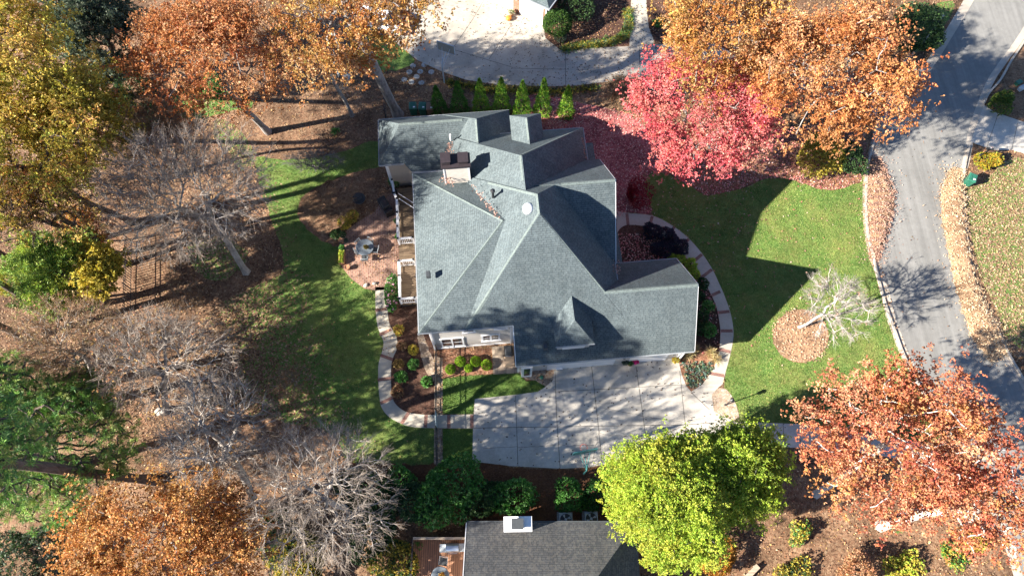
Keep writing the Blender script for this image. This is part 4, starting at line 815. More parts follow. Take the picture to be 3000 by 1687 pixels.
bare('bare_tree', 'young white barked leafless tree in the round mulch bed', A(2010, 823), A(2105, 765, 4.3), (2.3, 2.3, 1.8), 'bark_white', npts=190, seed=107, R0=0.10, pw=0.85, twig=8, tl=0.6, twm='bark_pale', bend=0.05, leaves=0.03, palette=[(.3, .2, .14)], trunktop=0.0, tr=0.009)
bare('bare_tree', 'slim dark tree with tangled twigs beside the tall oak trunk', A(886, 292), A(792, 118, 9), (2.8, 3.0, 3.2), 'bark', npts=420, seed=108, R0=0.15, twig=5, leaves=0.06, palette=OR, bend=0.15, tr=0.009)
bare('bare_tree', 'dark limbed tree with few gold leaves crossing the left edge', A(300, 640), A(40, 520, 10), (3.6, 2.6, 2.4), 'bark_dark', npts=160, seed=110, R0=0.2, twig=4, leaves=0.3, palette=YL, bend=0.25, tr=0.014)
b_ = A(70, 850); bare('bare_tree', 'tall dark trunked tree rising out of the left edge above the bare saplings', b_, b_ + np.array((0, 0, 17.)), (4.6, 4.6, 5.0), 'bark_dark', npts=380, seed=121, R0=0.26, twig=5, bend=0.1)
b_ = A(40, 665); bare('bare_tree', 'tall dark trunked tree at the left edge beside the yellow green bush', b_, b_ + np.array((0, 0, 16.)), (4.4, 4.4, 4.6), 'bark_dark', npts=300, seed=122, R0=0.24, twig=5, bend=0.1)
b_ = A(150, 800); bare('bare_tree', 'slender dark trunk behind the soft green cedar, its crown off the left edge', b_, b_ + np.array((-.5, .3, 18.)), (3.6, 3.6, 4.4), 'bark_dark', npts=260, seed=123, R0=0.2, twig=5, bend=0.1)
for i_, (x_, y_, r_, l_) in enumerate([(560, 880, 1.6, 'thin brown brush at the shaded lawn edge, right of the rust leaved bare tree'), (470, 760, 1.5, 'thin brown brush between the large grey tree and the rail fence'), (300, 870, 1.8, 'tangled tan brush among the bare saplings'), (140, 920, 1.8, 'tangled brush at the left edge over the small pine'), (520, 980, 1.5, 'grey brush left of the leaning bare tree'), (420, 1120, 1.6, 'brush above the bronze oak at the trunk of the tall pine'), (220, 470, 1.8, 'brush under the yellow trees'), (730, 960, 1.4, 'low twigs at the dim lower end of the back lawn')]):
    bare('bare_shrub', l_, A(x_, y_), A(x_, y_, 1.0), (r_, r_, 1.0), 'bark', npts=130, seed=130 + i_, R0=0.05, twig=6, tl=0.5, zmin=-0.2, cat='shrub', bf=0.6, trunktop=0.05, tr=0.007, leaves=.1, palette=BR, twm='twig_tan')
bare('bare_shrub', 'wide tan leafless shrub between the narrow evergreens and the red maple', A(1568, 268), A(1566, 238, 1.2), (1.75, 1.6, 1.3), 'twig_tan', npts=300, seed=111, R0=0.06, twig=7, tl=0.5, leaves=0.18, palette=[(.34, .2, .1), (.4, .28, .16)], zmin=-0.2, cat='shrub', bf=0.6, trunktop=0.05, tr=0.008)
bare('bare_shrub', 'low leafless twiggy shrub on the grass strip left of the north wing', A(800, 420), A(790, 405, 0.9), (2.2, 1.0, 0.9), 'bark', npts=170, seed=112, R0=0.05, twig=7, tl=0.5, zmin=-0.2, cat='shrub', bf=0.6, trunktop=0.05, tr=0.008)
bare('bare_shrub', 'leafless twiggy shrub below the mailbox oak by the street', A(2110, 305), A(2105, 295, 1.4), (2.0, 1.0, 1.2), 'twig_tan', npts=220, seed=113, R0=0.05, twig=7, tl=0.5, zmin=-0.2, cat='shrub', bf=0.6, trunktop=0.05, tr=0.008)
bare('bare_shrub', 'sprawling leafless brown thicket in the mulch island by the patio', A(830, 520), A(830, 515, 0.6), (2.4, 1.8, 0.6), 'twig_tan', npts=150, seed=114, R0=0.04, twig=7, tl=0.5, zmin=0, cat='shrub', bf=0.7, trunktop=0.05, tr=0.007)

# ------------------------------------------------------------------ shrubs and bedding
def sh(x, y, r, h, palette, label, seed, name='shrub', **k):
    p = A(x, y, h * 0.45); return shrub(name, label, (p[0], p[1]), r, h, palette, seed, **k)
arb = [(1106, 258, .62, 2.1), (1158, 254, .66, 2.3), (1211, 250, .60, 2.4), (1262, 250, .62, 2.5), (1313, 258, .64, 2.5), (1364, 255, .60, 2.6), (1422, 260, .56, 2.2)]
words = ['next to the brown bin', 'second from the bins', 'third from the bins', 'in the middle of its row', 'third from the shrub end', 'tallest, second from the shrub end', 'at the end nearest the tan bare shrub']
for i, (x, y, r, h) in enumerate(arb):
    p = A(x, y + 28, 0)
    shrub('arborvitae', 'narrow bright green evergreen ' + words[i], (p[0], p[1]), r * 1.3, h * 1.75, [(.14, .32, .025), (.10, .25, .025), (.22, .38, .04), (.30, .40, .05)] if i > 1 else [(.06, .17, .025), (.05, .13, .02), (.09, .22, .03)], 200 + i, nt=900, n=6, L=0.13, Wd=0.028, cone=True, group='row of narrow evergreens behind the house', cat='evergreen', sp=0.6)
for i, (x, y, r, lab) in enumerate([(1133, 929, .34, 'lower left of the five, nearest the fence'), (1158, 909, .36, 'upper left of the five'), (1179, 926, .27, 'smallest, in the middle of the five'), (1197, 909, .36, 'upper right of the five'), (1224, 918, .37, 'touching the paver walk')]):
    sh(x, y, r, r * 1.5, GB, 'round lime green shrub, ' + lab, 220 + i, 'globe_shrub', nt=700, n=6, L=0.07, Wd=0.016, group='round lime shrubs beside the house wall', fill=0.8, sp=0.6, lumpy=0.03)
sh(1402, 62, 1.25, 2.3, [(.04, .10, .022), (.06, .14, .025), (.10, .17, .03), (.035, .08, .02)], 'large clipped ball shrub at the corner of the brick garage', 230, 'ball_shrub', nt=2600, L=0.1, Wd=0.025, fill=0.75, lumpy=0.03)
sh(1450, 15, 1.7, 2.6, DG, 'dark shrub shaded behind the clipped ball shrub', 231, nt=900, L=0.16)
for i, (x, y, r, h, pa, lab) in enumerate([
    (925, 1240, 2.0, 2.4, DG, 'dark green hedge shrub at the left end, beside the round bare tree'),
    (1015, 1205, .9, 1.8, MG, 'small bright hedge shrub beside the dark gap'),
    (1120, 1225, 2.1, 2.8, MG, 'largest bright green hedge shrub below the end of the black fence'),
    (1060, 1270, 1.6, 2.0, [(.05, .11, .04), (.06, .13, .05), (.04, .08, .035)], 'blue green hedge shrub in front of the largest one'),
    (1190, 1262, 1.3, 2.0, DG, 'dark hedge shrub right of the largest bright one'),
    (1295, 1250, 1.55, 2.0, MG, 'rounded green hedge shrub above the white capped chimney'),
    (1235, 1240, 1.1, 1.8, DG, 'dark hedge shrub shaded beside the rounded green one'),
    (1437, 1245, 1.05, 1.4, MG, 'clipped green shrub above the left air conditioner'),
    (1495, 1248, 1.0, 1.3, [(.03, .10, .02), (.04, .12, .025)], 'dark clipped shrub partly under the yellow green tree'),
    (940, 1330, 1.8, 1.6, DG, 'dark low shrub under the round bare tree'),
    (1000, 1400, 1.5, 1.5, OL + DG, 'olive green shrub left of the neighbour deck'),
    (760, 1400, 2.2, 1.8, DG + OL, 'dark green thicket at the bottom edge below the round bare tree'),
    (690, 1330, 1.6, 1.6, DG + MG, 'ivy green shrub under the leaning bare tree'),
    (60, 1420, 2.2, 2.6, GG + DG, 'grey green shrub in the bottom left corner'),
    (2075, 375, 2.3, 2.2, OL, 'olive green shrub under the largest orange oak'),
    (2135, 400, 1.4, 1.4, DG, 'dark shrub beside the olive one near the kerb'),
    (2300, 85, 2.6, 2.2, DG, 'dark evergreen mass at the top right behind the street litter'),
    (2515, 256, 1.0, 1.6, [(.05, .11, .02), (.09, .15, .025), (.16, .19, .03)], 'round green shrub across the street by the utility boxes'),
    (2486, 404, .85, 1.2, [(.42, .30, .02), (.32, .30, .03), (.44, .24, .03), (.22, .25, .03)], 'golden shrub behind the twin mailboxes across the street'),
    (1590, 490, 1.15, 1.3, [(.26, .02, .03), (.20, .015, .025), (.34, .04, .04)], 'deep crimson shrub against the house gable'),
    (1640, 580, .62, 1.0, [(.05, .035, .055), (.035, .03, .05), (.07, .04, .06), (.03, .035, .04)], 'dark purple shrub nearest the entrance path'),
    (1682, 596, .66, 1.0, [(.05, .035, .055), (.035, .03, .05), (.07, .04, .06), (.03, .035, .04)], 'dark purple shrub beside the path bend'),
    (1660, 628, .68, 1.0, [(.05, .035, .055), (.035, .03, .05), (.07, .04, .06), (.03, .035, .04)], 'dark purple shrub nearest the garage roof'),
    (1704, 624, .70, 1.0, [(.05, .035, .055), (.035, .03, .05), (.07, .04, .06), (.03, .035, .04)], 'dark purple shrub at the outer path edge'),
    (1808, 1397, 1.35, 1.6, [(.38, .17, .02), (.30, .13, .02), (.42, .22, .04)], 'feathery orange shrub under the yellow green tree'),
    (2018, 1345, .7, .8, OL + MG, 'olive bush in the leaf litter right of the yellow green trees'),
    (1990, 1440, 1.1, .7, DG + OL, 'low dark shrub at the bottom edge right of the orange one'),
    (2150, 1440, 1.2, 2.2, [(.42, .22, .12), (.36, .17, .08), (.44, .27, .15)], 'peach leaved sapling at the bottom edge'),
    (2270, 1425, 1.0, .6, OL + YG, 'yellow green groundcover bush at the bottom edge'),
    (2385, 1395, .9, .6, MG + OL, 'green bush tangled with white twigs at the lower right'),
    (25, 705, 1.0, 1.8, [(.34, .34, .03), (.42, .36, .05)], 'bright yellow green bush at the left edge'),
    (545, 215, 1.2, 1.2, MG, 'green bush under the top left orange oak'),
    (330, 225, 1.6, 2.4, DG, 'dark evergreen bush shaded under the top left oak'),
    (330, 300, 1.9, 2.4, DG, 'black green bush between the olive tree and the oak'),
    (843, 330, .28, .5, MG, 'tiny green seedling in the leaf litter by the north wing')]):
    sh(x, y, r, h, pa, lab, 240 + i, nt=int((340 if h > .85 else 180) + 420 * r * r) if r > .4 else 60, L=0.13 if r < 1.5 else 0.17, Wd=0.04, lumpy=0.7 if h > .85 and 'crimson' not in lab else 1.3, fill=.5 if h > .85 and 'crimson' not in lab else .08, sp=.8 if h > .85 else 1.3)
for i, (x, y, r, pa, lab) in enumerate([
    (1040, 915, .36, MG, 'leafy green plant, topmost of three left of the black fence'), (1010, 947, .40, MG, 'leafy green plant, leftmost of three left of the black fence'), (1073, 960, .38, MG, 'leafy green plant, nearest the black fence'),
    (1040, 880, .34, OL, 'small olive plant in the side bed'), (1010, 870, .3, BR, 'small dry tan plant in the side bed by the path'), (1003, 915, .32, [(.36, .25, .08), (.3, .2, .08)], 'small gold grass tuft in the side bed'), (1000, 985, .4, BR, 'low brown tuft near the bend of the back path'), (1003, 830, .35, YL, 'yellowing plant beside the back path'),
    (1689, 648, .34, YG, 'small lime plant peeking out at the garage eave'), (1712, 652, .4, YG, 'lime plant between the garage corner and the path'), (1738, 665, .44, YG, 'lime plant nearest the path'), (1744, 690, .42, YG, 'lime plant by the garage gable'),
    (1767, 713, .42, DG, 'dark green bedding shrub, first in its row below the lime plants'), (1760, 745, .36, DG, 'dark green bedding shrub half under the gable'), (1780, 772, .44, MG, 'green bedding shrub midway along the garage side'), (1765, 801, .5, DG, 'dark green bedding shrub, second from the stones'), (1785, 832, .52, MG, 'green bedding shrub nearest the stones'), (1757, 828, .42, DG, 'dark shrub against the garage side wall'),
    (885, 545, .5, OL + YL, 'yellow green perennial along the patio edge, right one'), (866, 560, .5, YL + OL, 'yellow flecked perennial along the patio edge, left one'), (845, 590, .4, DG, 'dark perennial at the top corner of the patio'),
    (1055, 1370, .4, MG, 'green plant on the neighbour deck'), (1410, 95, .5, GG, 'grey green tuft below the clipped ball shrub'), (1655, 60, .4, MG, 'small green plant beside the top path'), (2455, 1365, .6, OL, 'low olive plant at the street edge bottom right')]):
    sh(x, y, r, r * 1.3, pa, lab, 300 + i, 'plant', nt=int(90 + 300 * r * r), n=5, L=0.15, Wd=0.04, cat='plant')
# flowering camellia by the deck
c = A(986, 738, .6); cam_ = shrub('camellia', 'camellia with pink blooms between the deck rail and the back path', (c[0], c[1]), (.5, 1.5), 1.3, MG + [(.10, .2, .05)], 330, nt=700, L=0.13, Wd=0.05, cat='flowering shrub', lumpy=0.15)
rg = np.random.default_rng(5); P, D = ell_pts(rg, np.array((c[0], c[1], .68)), (.52, 1.5, .66), 42, .9, 0.05); V, F, K = tufts(rg, P, D, 7, .1, .05, np.tile([[.72, .42, .52]], (len(P), 1)), 1.0); mesh_np('bloom', V, F, M['leaf'], cam_, K)
# pale ornamental grasses and succulents
def grass(x, y, r, h, pa, lab, seed):
    rg = np.random.default_rng(seed); p = A(x, y); root = thing('ornamental_grass', lab, 'grass clump', p)
    T = np.tile([[p[0], p[1], 0.02]], (90, 1)) + rg.normal(0, .08, (90, 3)) * np.array([1, 1, 0]); V, F, K = tufts(rg, T, np.tile([[0, 0, .75]], (90, 1)), 3, h, .014, pal(rg, pa, 90), .55); mesh_np('blade', V, F, M['needle'], root, K)
for i, (x, y) in enumerate([(1729, 893), (1744, 880), (1787, 886), (1800, 903)]): grass(x, y, .4, .6, [(.45, .36, .16), (.38, .28, .12), (.5, .42, .24)], 'dry golden grass clump ' + ['at the garage corner', 'just above the other near the garage corner', 'beside the lit path', 'nearest the lit path edge'][i], 340 + i)
rg = np.random.default_rng(9); cand = rg.uniform(0, 1, (900, 2)); lo, hi = REG['bed_succulents'].min(0), REG['bed_succulents'].max(0); P = lo + cand * (hi - lo)
ctr = REG['bed_succulents'].mean(0); P = P[inside(P, ctr + (REG['bed_succulents'] - ctr) * .93)]; P = P[P[:, 1] < A(1740, 912)[1]]; P = P[:170]
V, F, K = tufts(rg, np.column_stack([P, np.full(len(P), .03)]), np.tile([[0, 0, .55]], (len(P), 1)), 9, .17, .045, pal(rg, [(.14, .25, .2), (.1, .2, .12), (.22, .3, .26), (.28, .3, .16), (.2, .17, .14)], len(P)), .9)
o = mesh_np('sedum_groundcover', V, F, M['leaf'], None, K); tag(o, 'blue green sedum carpet in the pointed bed at the driveway corner', 'groundcover', kind='stuff')
# liriope border along the top bed
Q = np.array([A2(*p) for p in catmull([(1420, 125), (1455, 118), (1500, 112), (1545, 104), (1572, 88), (1580, 60), (1580, 30)], False, 20)]); rg = np.random.default_rng(3)
T = np.repeat(Q, 9, 0) + rg.normal(0, .18, (len(Q) * 9, 2)); V, F, K = tufts(rg, np.column_stack([T, np.full(len(T), .02)]), np.tile([[0, 0, .6]], (len(T), 1)), 12, .32, .018, pal(rg, OL + GG + MG, len(T)), .7)
o = mesh_np('grass_border', V, F, M['needle'], None, K); tag(o, 'strappy green grass border edging the shaded bed by the neighbour driveway', 'border', kind='stuff')
rg = np.random.default_rng(4); Q = np.array([A2(*p) for p in catmull([(1130, 208), (1200, 222), (1260, 226), (1330, 228), (1400, 232), (1500, 222)], False, 20)])
T = np.repeat(Q, 7, 0) + rg.normal(0, .22, (len(Q) * 7, 2)); V, F, K = tufts(rg, np.column_stack([T, np.full(len(T), .02)]), np.tile([[0, 0, .6]], (len(T), 1)), 9, .26, .02, pal(rg, DG + OL, len(T)), .8)
o = mesh_np('ivy_border', V, F, M['leaf'], None, K); tag(o, 'dark ivy strip between the neighbour driveway and the evergreen row', 'ivy', kind='stuff')

# ------------------------------------------------------------------ deck of the house
deck = thing('deck', 'raised brown wooden deck with white railing along the west side of the house', 'deck', Hs(-5.5, 22, 0))
ZD = 0.55
dpts = [(975, 414), (1000, 600), (1003, 655), (1004, 752)]
def W2(x, y, z): p = A(x, y, z); return p[0] * CP + p[1] * SP, -p[0] * SP + p[1] * CP
u1_, v1_ = W2(1001, 600, ZD); 
MB().hbox(-6.7, -4.28, 23.4, 28.4, .35, ZD).build('floor', M['deck'], deck)
MB().hbox(-6.7, -4.28, 18.5, 21.6, .35, ZD).build('floor', M['deck'], deck)
st = MB(); st.hbox(-6.75, -4.28, 21.6, 23.4, .12, .36); st.build('step', M['deck'], deck)
sk = MB(); sk.hbox(-6.68, -4.3, 23.42, 28.38, .02, .34); sk.hbox(-6.68, -4.3, 18.52, 21.58, .02, .34); sk.build('skirt', M['darkwall'], deck)
def railing(pts, z0, h=0.95, parent=deck, mat='white', capw=0.16, gap=0.14):
    m = MB(); P = [Hs(u, v) for u, v in pts]; 
    for a, b in zip(P[:-1], P[1:]):
        L = np.linalg.norm(b - a); d = (b - a) / L; q = np.array((-d[1], d[0], 0))
        for zz, hh, ww in ((z0 + h, .045, capw), (z0 + .1, .06, .05), (z0 + h - .12, .06, .05)):
            o_ = q * ww / 2; e = d * .002; m.hexa([a - o_ + e + (0, 0, zz), b - o_ - e + (0, 0, zz), b + o_ - e + (0, 0, zz), a + o_ + e + (0, 0, zz)], [a - o_ + e + (0, 0, zz + hh), b - o_ - e + (0, 0, zz + hh), b + o_ - e + (0, 0, zz + hh), a + o_ + e + (0, 0, zz + hh)])
        for k_ in range(1, int(L / gap)): c_ = a + d * k_ * gap; m.box((c_[0], c_[1], z0 + .16), (.04, .04, h - .28), PH)
    r_ = m.build('railing', M[mat], parent)
    for p in P: MB().box((p[0], p[1], z0), (.12, .12, h + .1), PH).build('post', M[mat], r_)
    for p in P: MB().box((p[0], p[1], z0 + h + .1), (.15, .15, .05), PH).build('post_cap', M['black'], r_)
railing([(-6.95, 28.6), (-6.8, 27.4), (-6.62, 26.9), (-6.62, 25.7), (-6.62, 24.5), (-6.62, 23.45), (-5.5, 23.45)], ZD)
railing([(-5.5, 21.6), (-6.6, 21.6), (-6.6, 20.4), (-6.6, 18.56), (-5.5, 18.56), (-4.35, 18.6)], ZD)
railing([(-5.3, 20.35), (-4.35, 20.45)], ZD)
p = A(1068 / 1.0, 0) if False else Hs(-5.6, 26.0, ZD)
for i, (pts) in enumerate([((1002, 487), (1058, 522)), ((1004, 500), (1056, 533))]):
    a, b = A(*pts[0], 1.6), A(*pts[1], 1.75); MB().tube([a, b], .025, 5).build('awning_rod', M['white'], deck)
sh(992, 456, .45, .9, MG, 'leafy potted plant at the top corner of the deck', 350, 'plant', nt=200, cat='plant')

# ------------------------------------------------------------------ patio furniture, pots, grill, fountain
def at0(x, y, z=0.03): return A(x, y, z)
p = at0(922, 632); tb = thing('patio_table', 'round slate grey table with a potted plant on the brick patio', 'table', p)
MB().lathe(p + np.array((0, 0, .70)), [(.66, 0), (.69, .015), (.69, .04), (.66, .05)], 28).build('tabletop', M['tablegray'], tb)
MB().lathe(p, [(.32, 0), (.3, .03), (.06, .06), (.05, .7)], 12).build('pedestal', M['darkgray'], tb)
def chair(name, label, loc, rot, mat='darkgray', group=None):
    t = thing(name, label, 'chair', (0, 0, 0), group)
    MB().box((0, 0, .40), (.5, .48, .05)).build('seat', M[mat], t, bevel=.01)
    m = MB(); m.tube([(-.25, -.22, .42), (-.25, -.3, .9)], .018); m.tube([(.25, -.22, .42), (.25, -.3, .9)], .018); m.tube([(-.25, -.3, .9), (.25, -.3, .9)], .018)
    for k_ in range(7): x_ = -.2 + k_ * .067; m.tube([(x_, -.225, .45), (x_, -.295, .88)], .009, 4)
    m.build('backrest', M['grayp'], t)
    for sx in (-1, 1):
        MB().tube([(sx * .25, -.27, .62), (sx * .28, .1, .63), (sx * .25, .22, .42)], .016).build('armrest', M['grayp'], t)
        for sy in (-1, 1): MB().tube([(sx * .22, sy * .2, .42), (sx * .25, sy * .24, 0)], .016).build('leg', M[mat], t)
    t.location = tuple(loc); t.rotation_euler = (0, 0, rot); return t
for i, (a, lab) in enumerate([(-8, 'right of'), (-88, 'below'), (140, 'tucked in upper left of'), (205, 'tucked in lower left of'), (62, 'tucked in upper right of')]):
    d = np.array((math.cos(R(a)), math.sin(R(a)), 0)); r_ = .78 if i < 2 else .52
    chair('patio_chair', 'grey metal patio chair ' + lab + ' the round slate table', p + d * r_, R(a + 90), group='chairs round the patio table')
def pot(x, y, r, h, lab, mat='terracotta', plant=None, z=0.03, name='flower_pot', seed=1):
    q = at0(x, y, z); t = thing(name, lab, 'pot', q)
    MB().lathe(q, [(r * .68, 0), (r * .95, h * .8), (r * 1.06, h * .82), (r * 1.06, h), (r * .9, h), (r * .86, h * .85), (.01, h * .84)], 18).build('bowl', M[mat], t, smooth=False)
    if plant:
        rg = np.random.default_rng(seed); k_ = int(60 + 900 * r * r); P, D = ell_pts(rg, q + np.array((0, 0, h * 1.05)), (r * 1.1, r * 1.1, r * .9), k_, .3, -.1)
        V, F, K = tufts(rg, P, D + np.array((0, 0, .3)), 5, .09, .03, pal(rg, plant, len(P)), .9); mesh_np('plant', V, F, M['leaf'], t, K)
    return t
pot(922, 624, .15, .16, 'small tan bowl planter in the middle of the patio table', 'cream', [(.10, .08, .03), (.2, .16, .04)], .78, seed=2)
for i, (x, y, r, h, lab, mat, pl_) in enumerate([
    (865, 597, .24, .4, 'tan flower pot, topmost of the pots at the patio edge', 'cream', DG), (861, 608, .2, .34, 'terracotta flower pot below the topmost tan one', 'terracotta', None), (872, 608, .13, .22, 'small teal pot beside the terracotta one', 'ceramic', GG), (862, 627, .18, .3, 'dark pot with a green plant above the planter box', 'darkgray', MG),
    (875, 676, .2, .34, 'round brown jug at the left patio edge', 'terracotta', None), (1003, 600, .2, .36, 'round pot outside the deck rail end', 'terracotta', MG), (1000, 562, .2, .4, 'dark pot against the middle of the deck rail', 'darkgray', DG), (994, 488, .22, .4, 'dark round pot outside the deck rail by the black grill', 'black', None),
    (1571, 914, .22, .45, 'blue grey pot, left of three by the garage doors', 'ceramic', GG), (1583, 916, .2, .4, 'brown pot with green foliage between the blue and pink ones', 'terracotta', DG + MG), (1596, 911, .24, .4, 'pot of bright magenta flowers by the garage doors', 'darkgray', [(.55, .02, .2), (.48, .015, .16), (.6, .05, .26)]),
    (1697, 908, .24, .3, 'yellow flower bowl at the garage corner beside the pointed bed', 'cream', YL), (1287, 39, .25, .4, 'white flower pot by the brick garage pier', 'terracotta', [(.5, .5, .34), (.3, .35, .1), (.6, .6, .5)])]):
    pot(x, y, r, h, lab, mat, pl_, seed=400 + i)
q = at0(861, 650); t = thing('planter_box', 'long terracotta planter box of yellow green plants at the patio edge', 'planter', q)
MB().box((q[0], q[1], .03), (.42, 1.1, .3), R(4)).build('trough', M['terracotta'], t)
rg = np.random.default_rng(7); P = np.column_stack([q[0] + rg.uniform(-.16, .16, 130), q[1] + rg.uniform(-.5, .5, 130), rg.uniform(.33, .5, 130)]); V, F, K = tufts(rg, P, np.tile([[0, 0, .6]], (130, 1)), 5, .12, .035, pal(rg, YG, 130), .9); mesh_np('plant', V, F, M['leaf'], t, K)
q = at0(928, 716); t = thing('rock_planter', 'cluster of cream rocks and a small shrub at the bottom rim of the patio', 'rocks', q)
rgp = random.Random(4)
for k_ in range(5):
    c_ = (q[0] + rgp.uniform(-.4, .5), q[1] + rgp.uniform(-.12, .12), .02); s_ = rgp.uniform(.1, .17); MB().lathe(c_, [(s_, 0), (s_ * 1.1, s_ * .5), (s_ * .7, s_ * 1.1), (.01, s_ * 1.25)], 8, .8).build('rock', M['cream'] if k_ % 2 else M['rock'], t)
def pumpkin(x, y, r, lab, mat):
    q = at0(x, y); t = thing('pumpkin', lab, 'pumpkin', q); n = 40; m = MB(); v = []; f = []
    prof = [(.25, .02), (.8, .12), (1, .45), (.9, .75), (.55, .9), (.15, .84)]
    for rr, zz in prof: v += [(q[0] + r * rr * (1 + .07 * math.cos(10 * 2 * math.pi * i / n)) * math.cos(2 * math.pi * i / n), q[1] + r * rr * (1 + .07 * math.cos(10 * 2 * math.pi * i / n)) * math.sin(2 * math.pi * i / n), q[2] + r * 1.5 * zz) for i in range(n)]
    for k_ in range(len(prof) - 1): f += [(k_ * n + i, k_ * n + (i + 1) % n, (k_ + 1) * n + (i + 1) % n, (k_ + 1) * n + i) for i in range(n)]
    f.append(tuple(range(5 * n, 6 * n))); m.add(v, f).build('body', M[mat], t, smooth=True)
    MB().tube([q + np.array((0, 0, r * 1.2)), q + np.array((.02, .02, r * 1.6))], [.03, .02], 6).build('stalk', M['brownbin'], t)
pumpkin(1280, 50, .26, 'orange pumpkin in front of the brick garage pier', 'pumpkin')
def grill(name, label, x, y, rot, covered, z=0.03):
    q = at0(x, y, z); t = thing(name, label, 'grill', (0, 0, 0))
    if covered:
        m = MB(); m.box((0, 0, 0), (1.5, .66, .8), 0, 1.0); m.build('cover', M['black'], t, bevel=.04)
        m = MB(); m.box((0.08, 0, .8), (.8, .6, .3), 0, .82); m.build('hood', M['black'], t, bevel=.05); MB().box((-.2, -.335, .62), (.12, .006, .07)).build('badge', M['white'], t)
    else:
        MB().box((0, 0, .12), (.78, .52, .7)).build('cabinet', M['darkgray'], t, bevel=.01)
        m = MB(); n = 10; pf = [(-.28 + .56 * i / n, .28 * math.sin(math.pi * i / n) ** .7) for i in range(n + 1)]
        v = [(-.4, yy, .84 + zz) for yy, zz in pf] + [(.4, yy, .84 + zz) for yy, zz in pf]; m.add(v, [tuple(range(n + 1)), tuple(range(2 * n + 1, n, -1))] + [(i, i + n + 1, i + n + 2, i + 1) for i in range(n)]); m.build('lid', M['steel'], t, smooth=False)
        MB().tube([(-.3, -.34, .95), (.3, -.34, .95)], .015).build('handle', M['steel'], t)
        for sx in (-1, 1): MB().box((sx * .62, 0, .82), (.4, .5, .04)).build('side_shelf', M['grayp'], t, bevel=.01)
        for sx in (-1, 1):
            for sy in (-1, 1): MB().lathe((sx * .34, sy * .2, 0), [(.05, 0), (.05, .12)], 10).build('caster', M['black'], t)
    t.location = tuple(q); t.rotation_euler = (0, 0, rot); return t
grill('covered_grill', 'black covered grill at an angle beside the deck rail', 972, 526, R(-58), True)
grill('gas_grill', 'stainless steel gas grill on the neighbour deck', 1141, 1378, R(2), False, .5)
q = at0(904, 503, 0.01); t = thing('garden_fountain', 'dark three tiered fountain in the mulch island', 'fountain', q)
MB().lathe(q, [(.42, 0), (.5, .2), (.52, .25), (.44, .25), (.4, .12), (.02, .1)], 24).build('basin', M['darkgray'], t)
MB().lathe(q + np.array((0, 0, .1)), [(.1, 0), (.08, .3), (.32, .42), (.33, .46), (.28, .46), (.05, .4)], 20).build('bowl', M['darkgray'], t)
MB().lathe(q + np.array((0, 0, .5)), [(.06, 0), (.05, .2), (.18, .28), (.19, .31), (.14, .31), (.03, .27), (.03, .45), (.01, .48)], 16).build('spout', M['darkgray'], t)
# bins and cabinet at the back wall
q = at0(1279, 889); t = thing('smoker_grill', 'black kettle grill cart beside the paver walk at the house wall', 'grill', q)
MB().box((q[0], q[1], .2), (.6, .8, .55), PH).build('cabinet', M['black'], t, bevel=.03); MB().box((q[0], q[1], .75), (.56, .74, .28), PH, .78).build('lid', M['darkgray'], t, bevel=.05)
MB().tube([(q[0] - .2, q[1] - .45, .85), (q[0] + .2, q[1] - .45, .85)], .02).build('handle', M['grayp'], t)
for sx in (-1, 1): MB().tube([(q[0] + sx * .32, q[1] - .3, .12), (q[0] + sx * .36, q[1] - .3, .12)], .12, 14).build('wheel', M['tire'], t)
q = at0(1281, 912); t = thing('storage_box', 'tan cardboard coloured storage box on the pavers beside the grill cart', 'box', q)
MB().box((q[0], q[1], .03), (.68, .62, .5), PH).build('body', M['cardboard'], t, bevel=.02); MB().box((q[0], q[1], .535), (.72, .66, .04), PH).build('lid', M['cardboard'], t, bevel=.01)
q = at0(1406, 925); t = thing('utility_box', 'small white utility box at the left end of the garage doors', 'utility box', q)
MB().box((q[0], q[1], .02), (.42, .4, .3), PH).build('body', M['gutter'], t, bevel=.03); MB().box((q[0], q[1], .325), (.46, .44, .04), PH).build('lid', M['white'], t, bevel=.01)
q = at0(1362, 949, .02); t = thing('valve_cover', 'small round green irrigation cover in the stone bed', 'valve cover', q); MB().lathe(q, [(.14, 0), (.14, .05), (.1, .07)], 14).build('lid', M['greenbin'], t)

def cart(name, label, loc, rot, mat='greenbin', group=None):
    t = thing(name, label, 'wheeled bin', (0, 0, 0), group)
    m = MB(); m.hexa([(-.24, -.28, .06), (.24, -.28, .06), (.24, .26, .06), (-.24, .26, .06)], [(-.3, -.38, .98), (.3, -.38, .98), (.3, .36, .98), (-.3, .36, .98)]); m.build('body', M[mat], t, bevel=.04)
    m = MB(); m.hexa([(-.33, -.42, .985), (.33, -.42, .985), (.33, .40, .985), (-.33, .40, .985)], [(-.29, -.37, 1.07), (.29, -.37, 1.07), (.27, .3, 1.1), (-.27, .3, 1.1)]); L = m.build('lid', M[mat], t, bevel=.03)
    for sx in (-.14, .14): MB().box((sx, -.05, 1.075), (.1, .5, .03)).build('lid_rib', M[mat], L, bevel=.01)
    MB().tube([(-.26, .44, 1.0), (.26, .44, 1.0)], .018).build('handle', M['black'], t)
    for sx in (-1, 1): MB().tube([(sx * .25, .28, .13), (sx * .31, .28, .13)], .13, 16).build('wheel', M['tire'], t)
    MB().box((.12, -.20, 1.078), (.16, .12, .028)).build('sticker', M['white'], t)
    t.location = tuple(loc); t.rotation_euler = (0, 0, rot); return t
cart('trash_cart', 'green wheeled bin, left of two against the north wing', A(1042, 285), R(4), group='bins behind the house')
cart('trash_cart', 'green wheeled bin between the other green one and the brown bin', A(1066, 285), R(-4), group='bins behind the house')
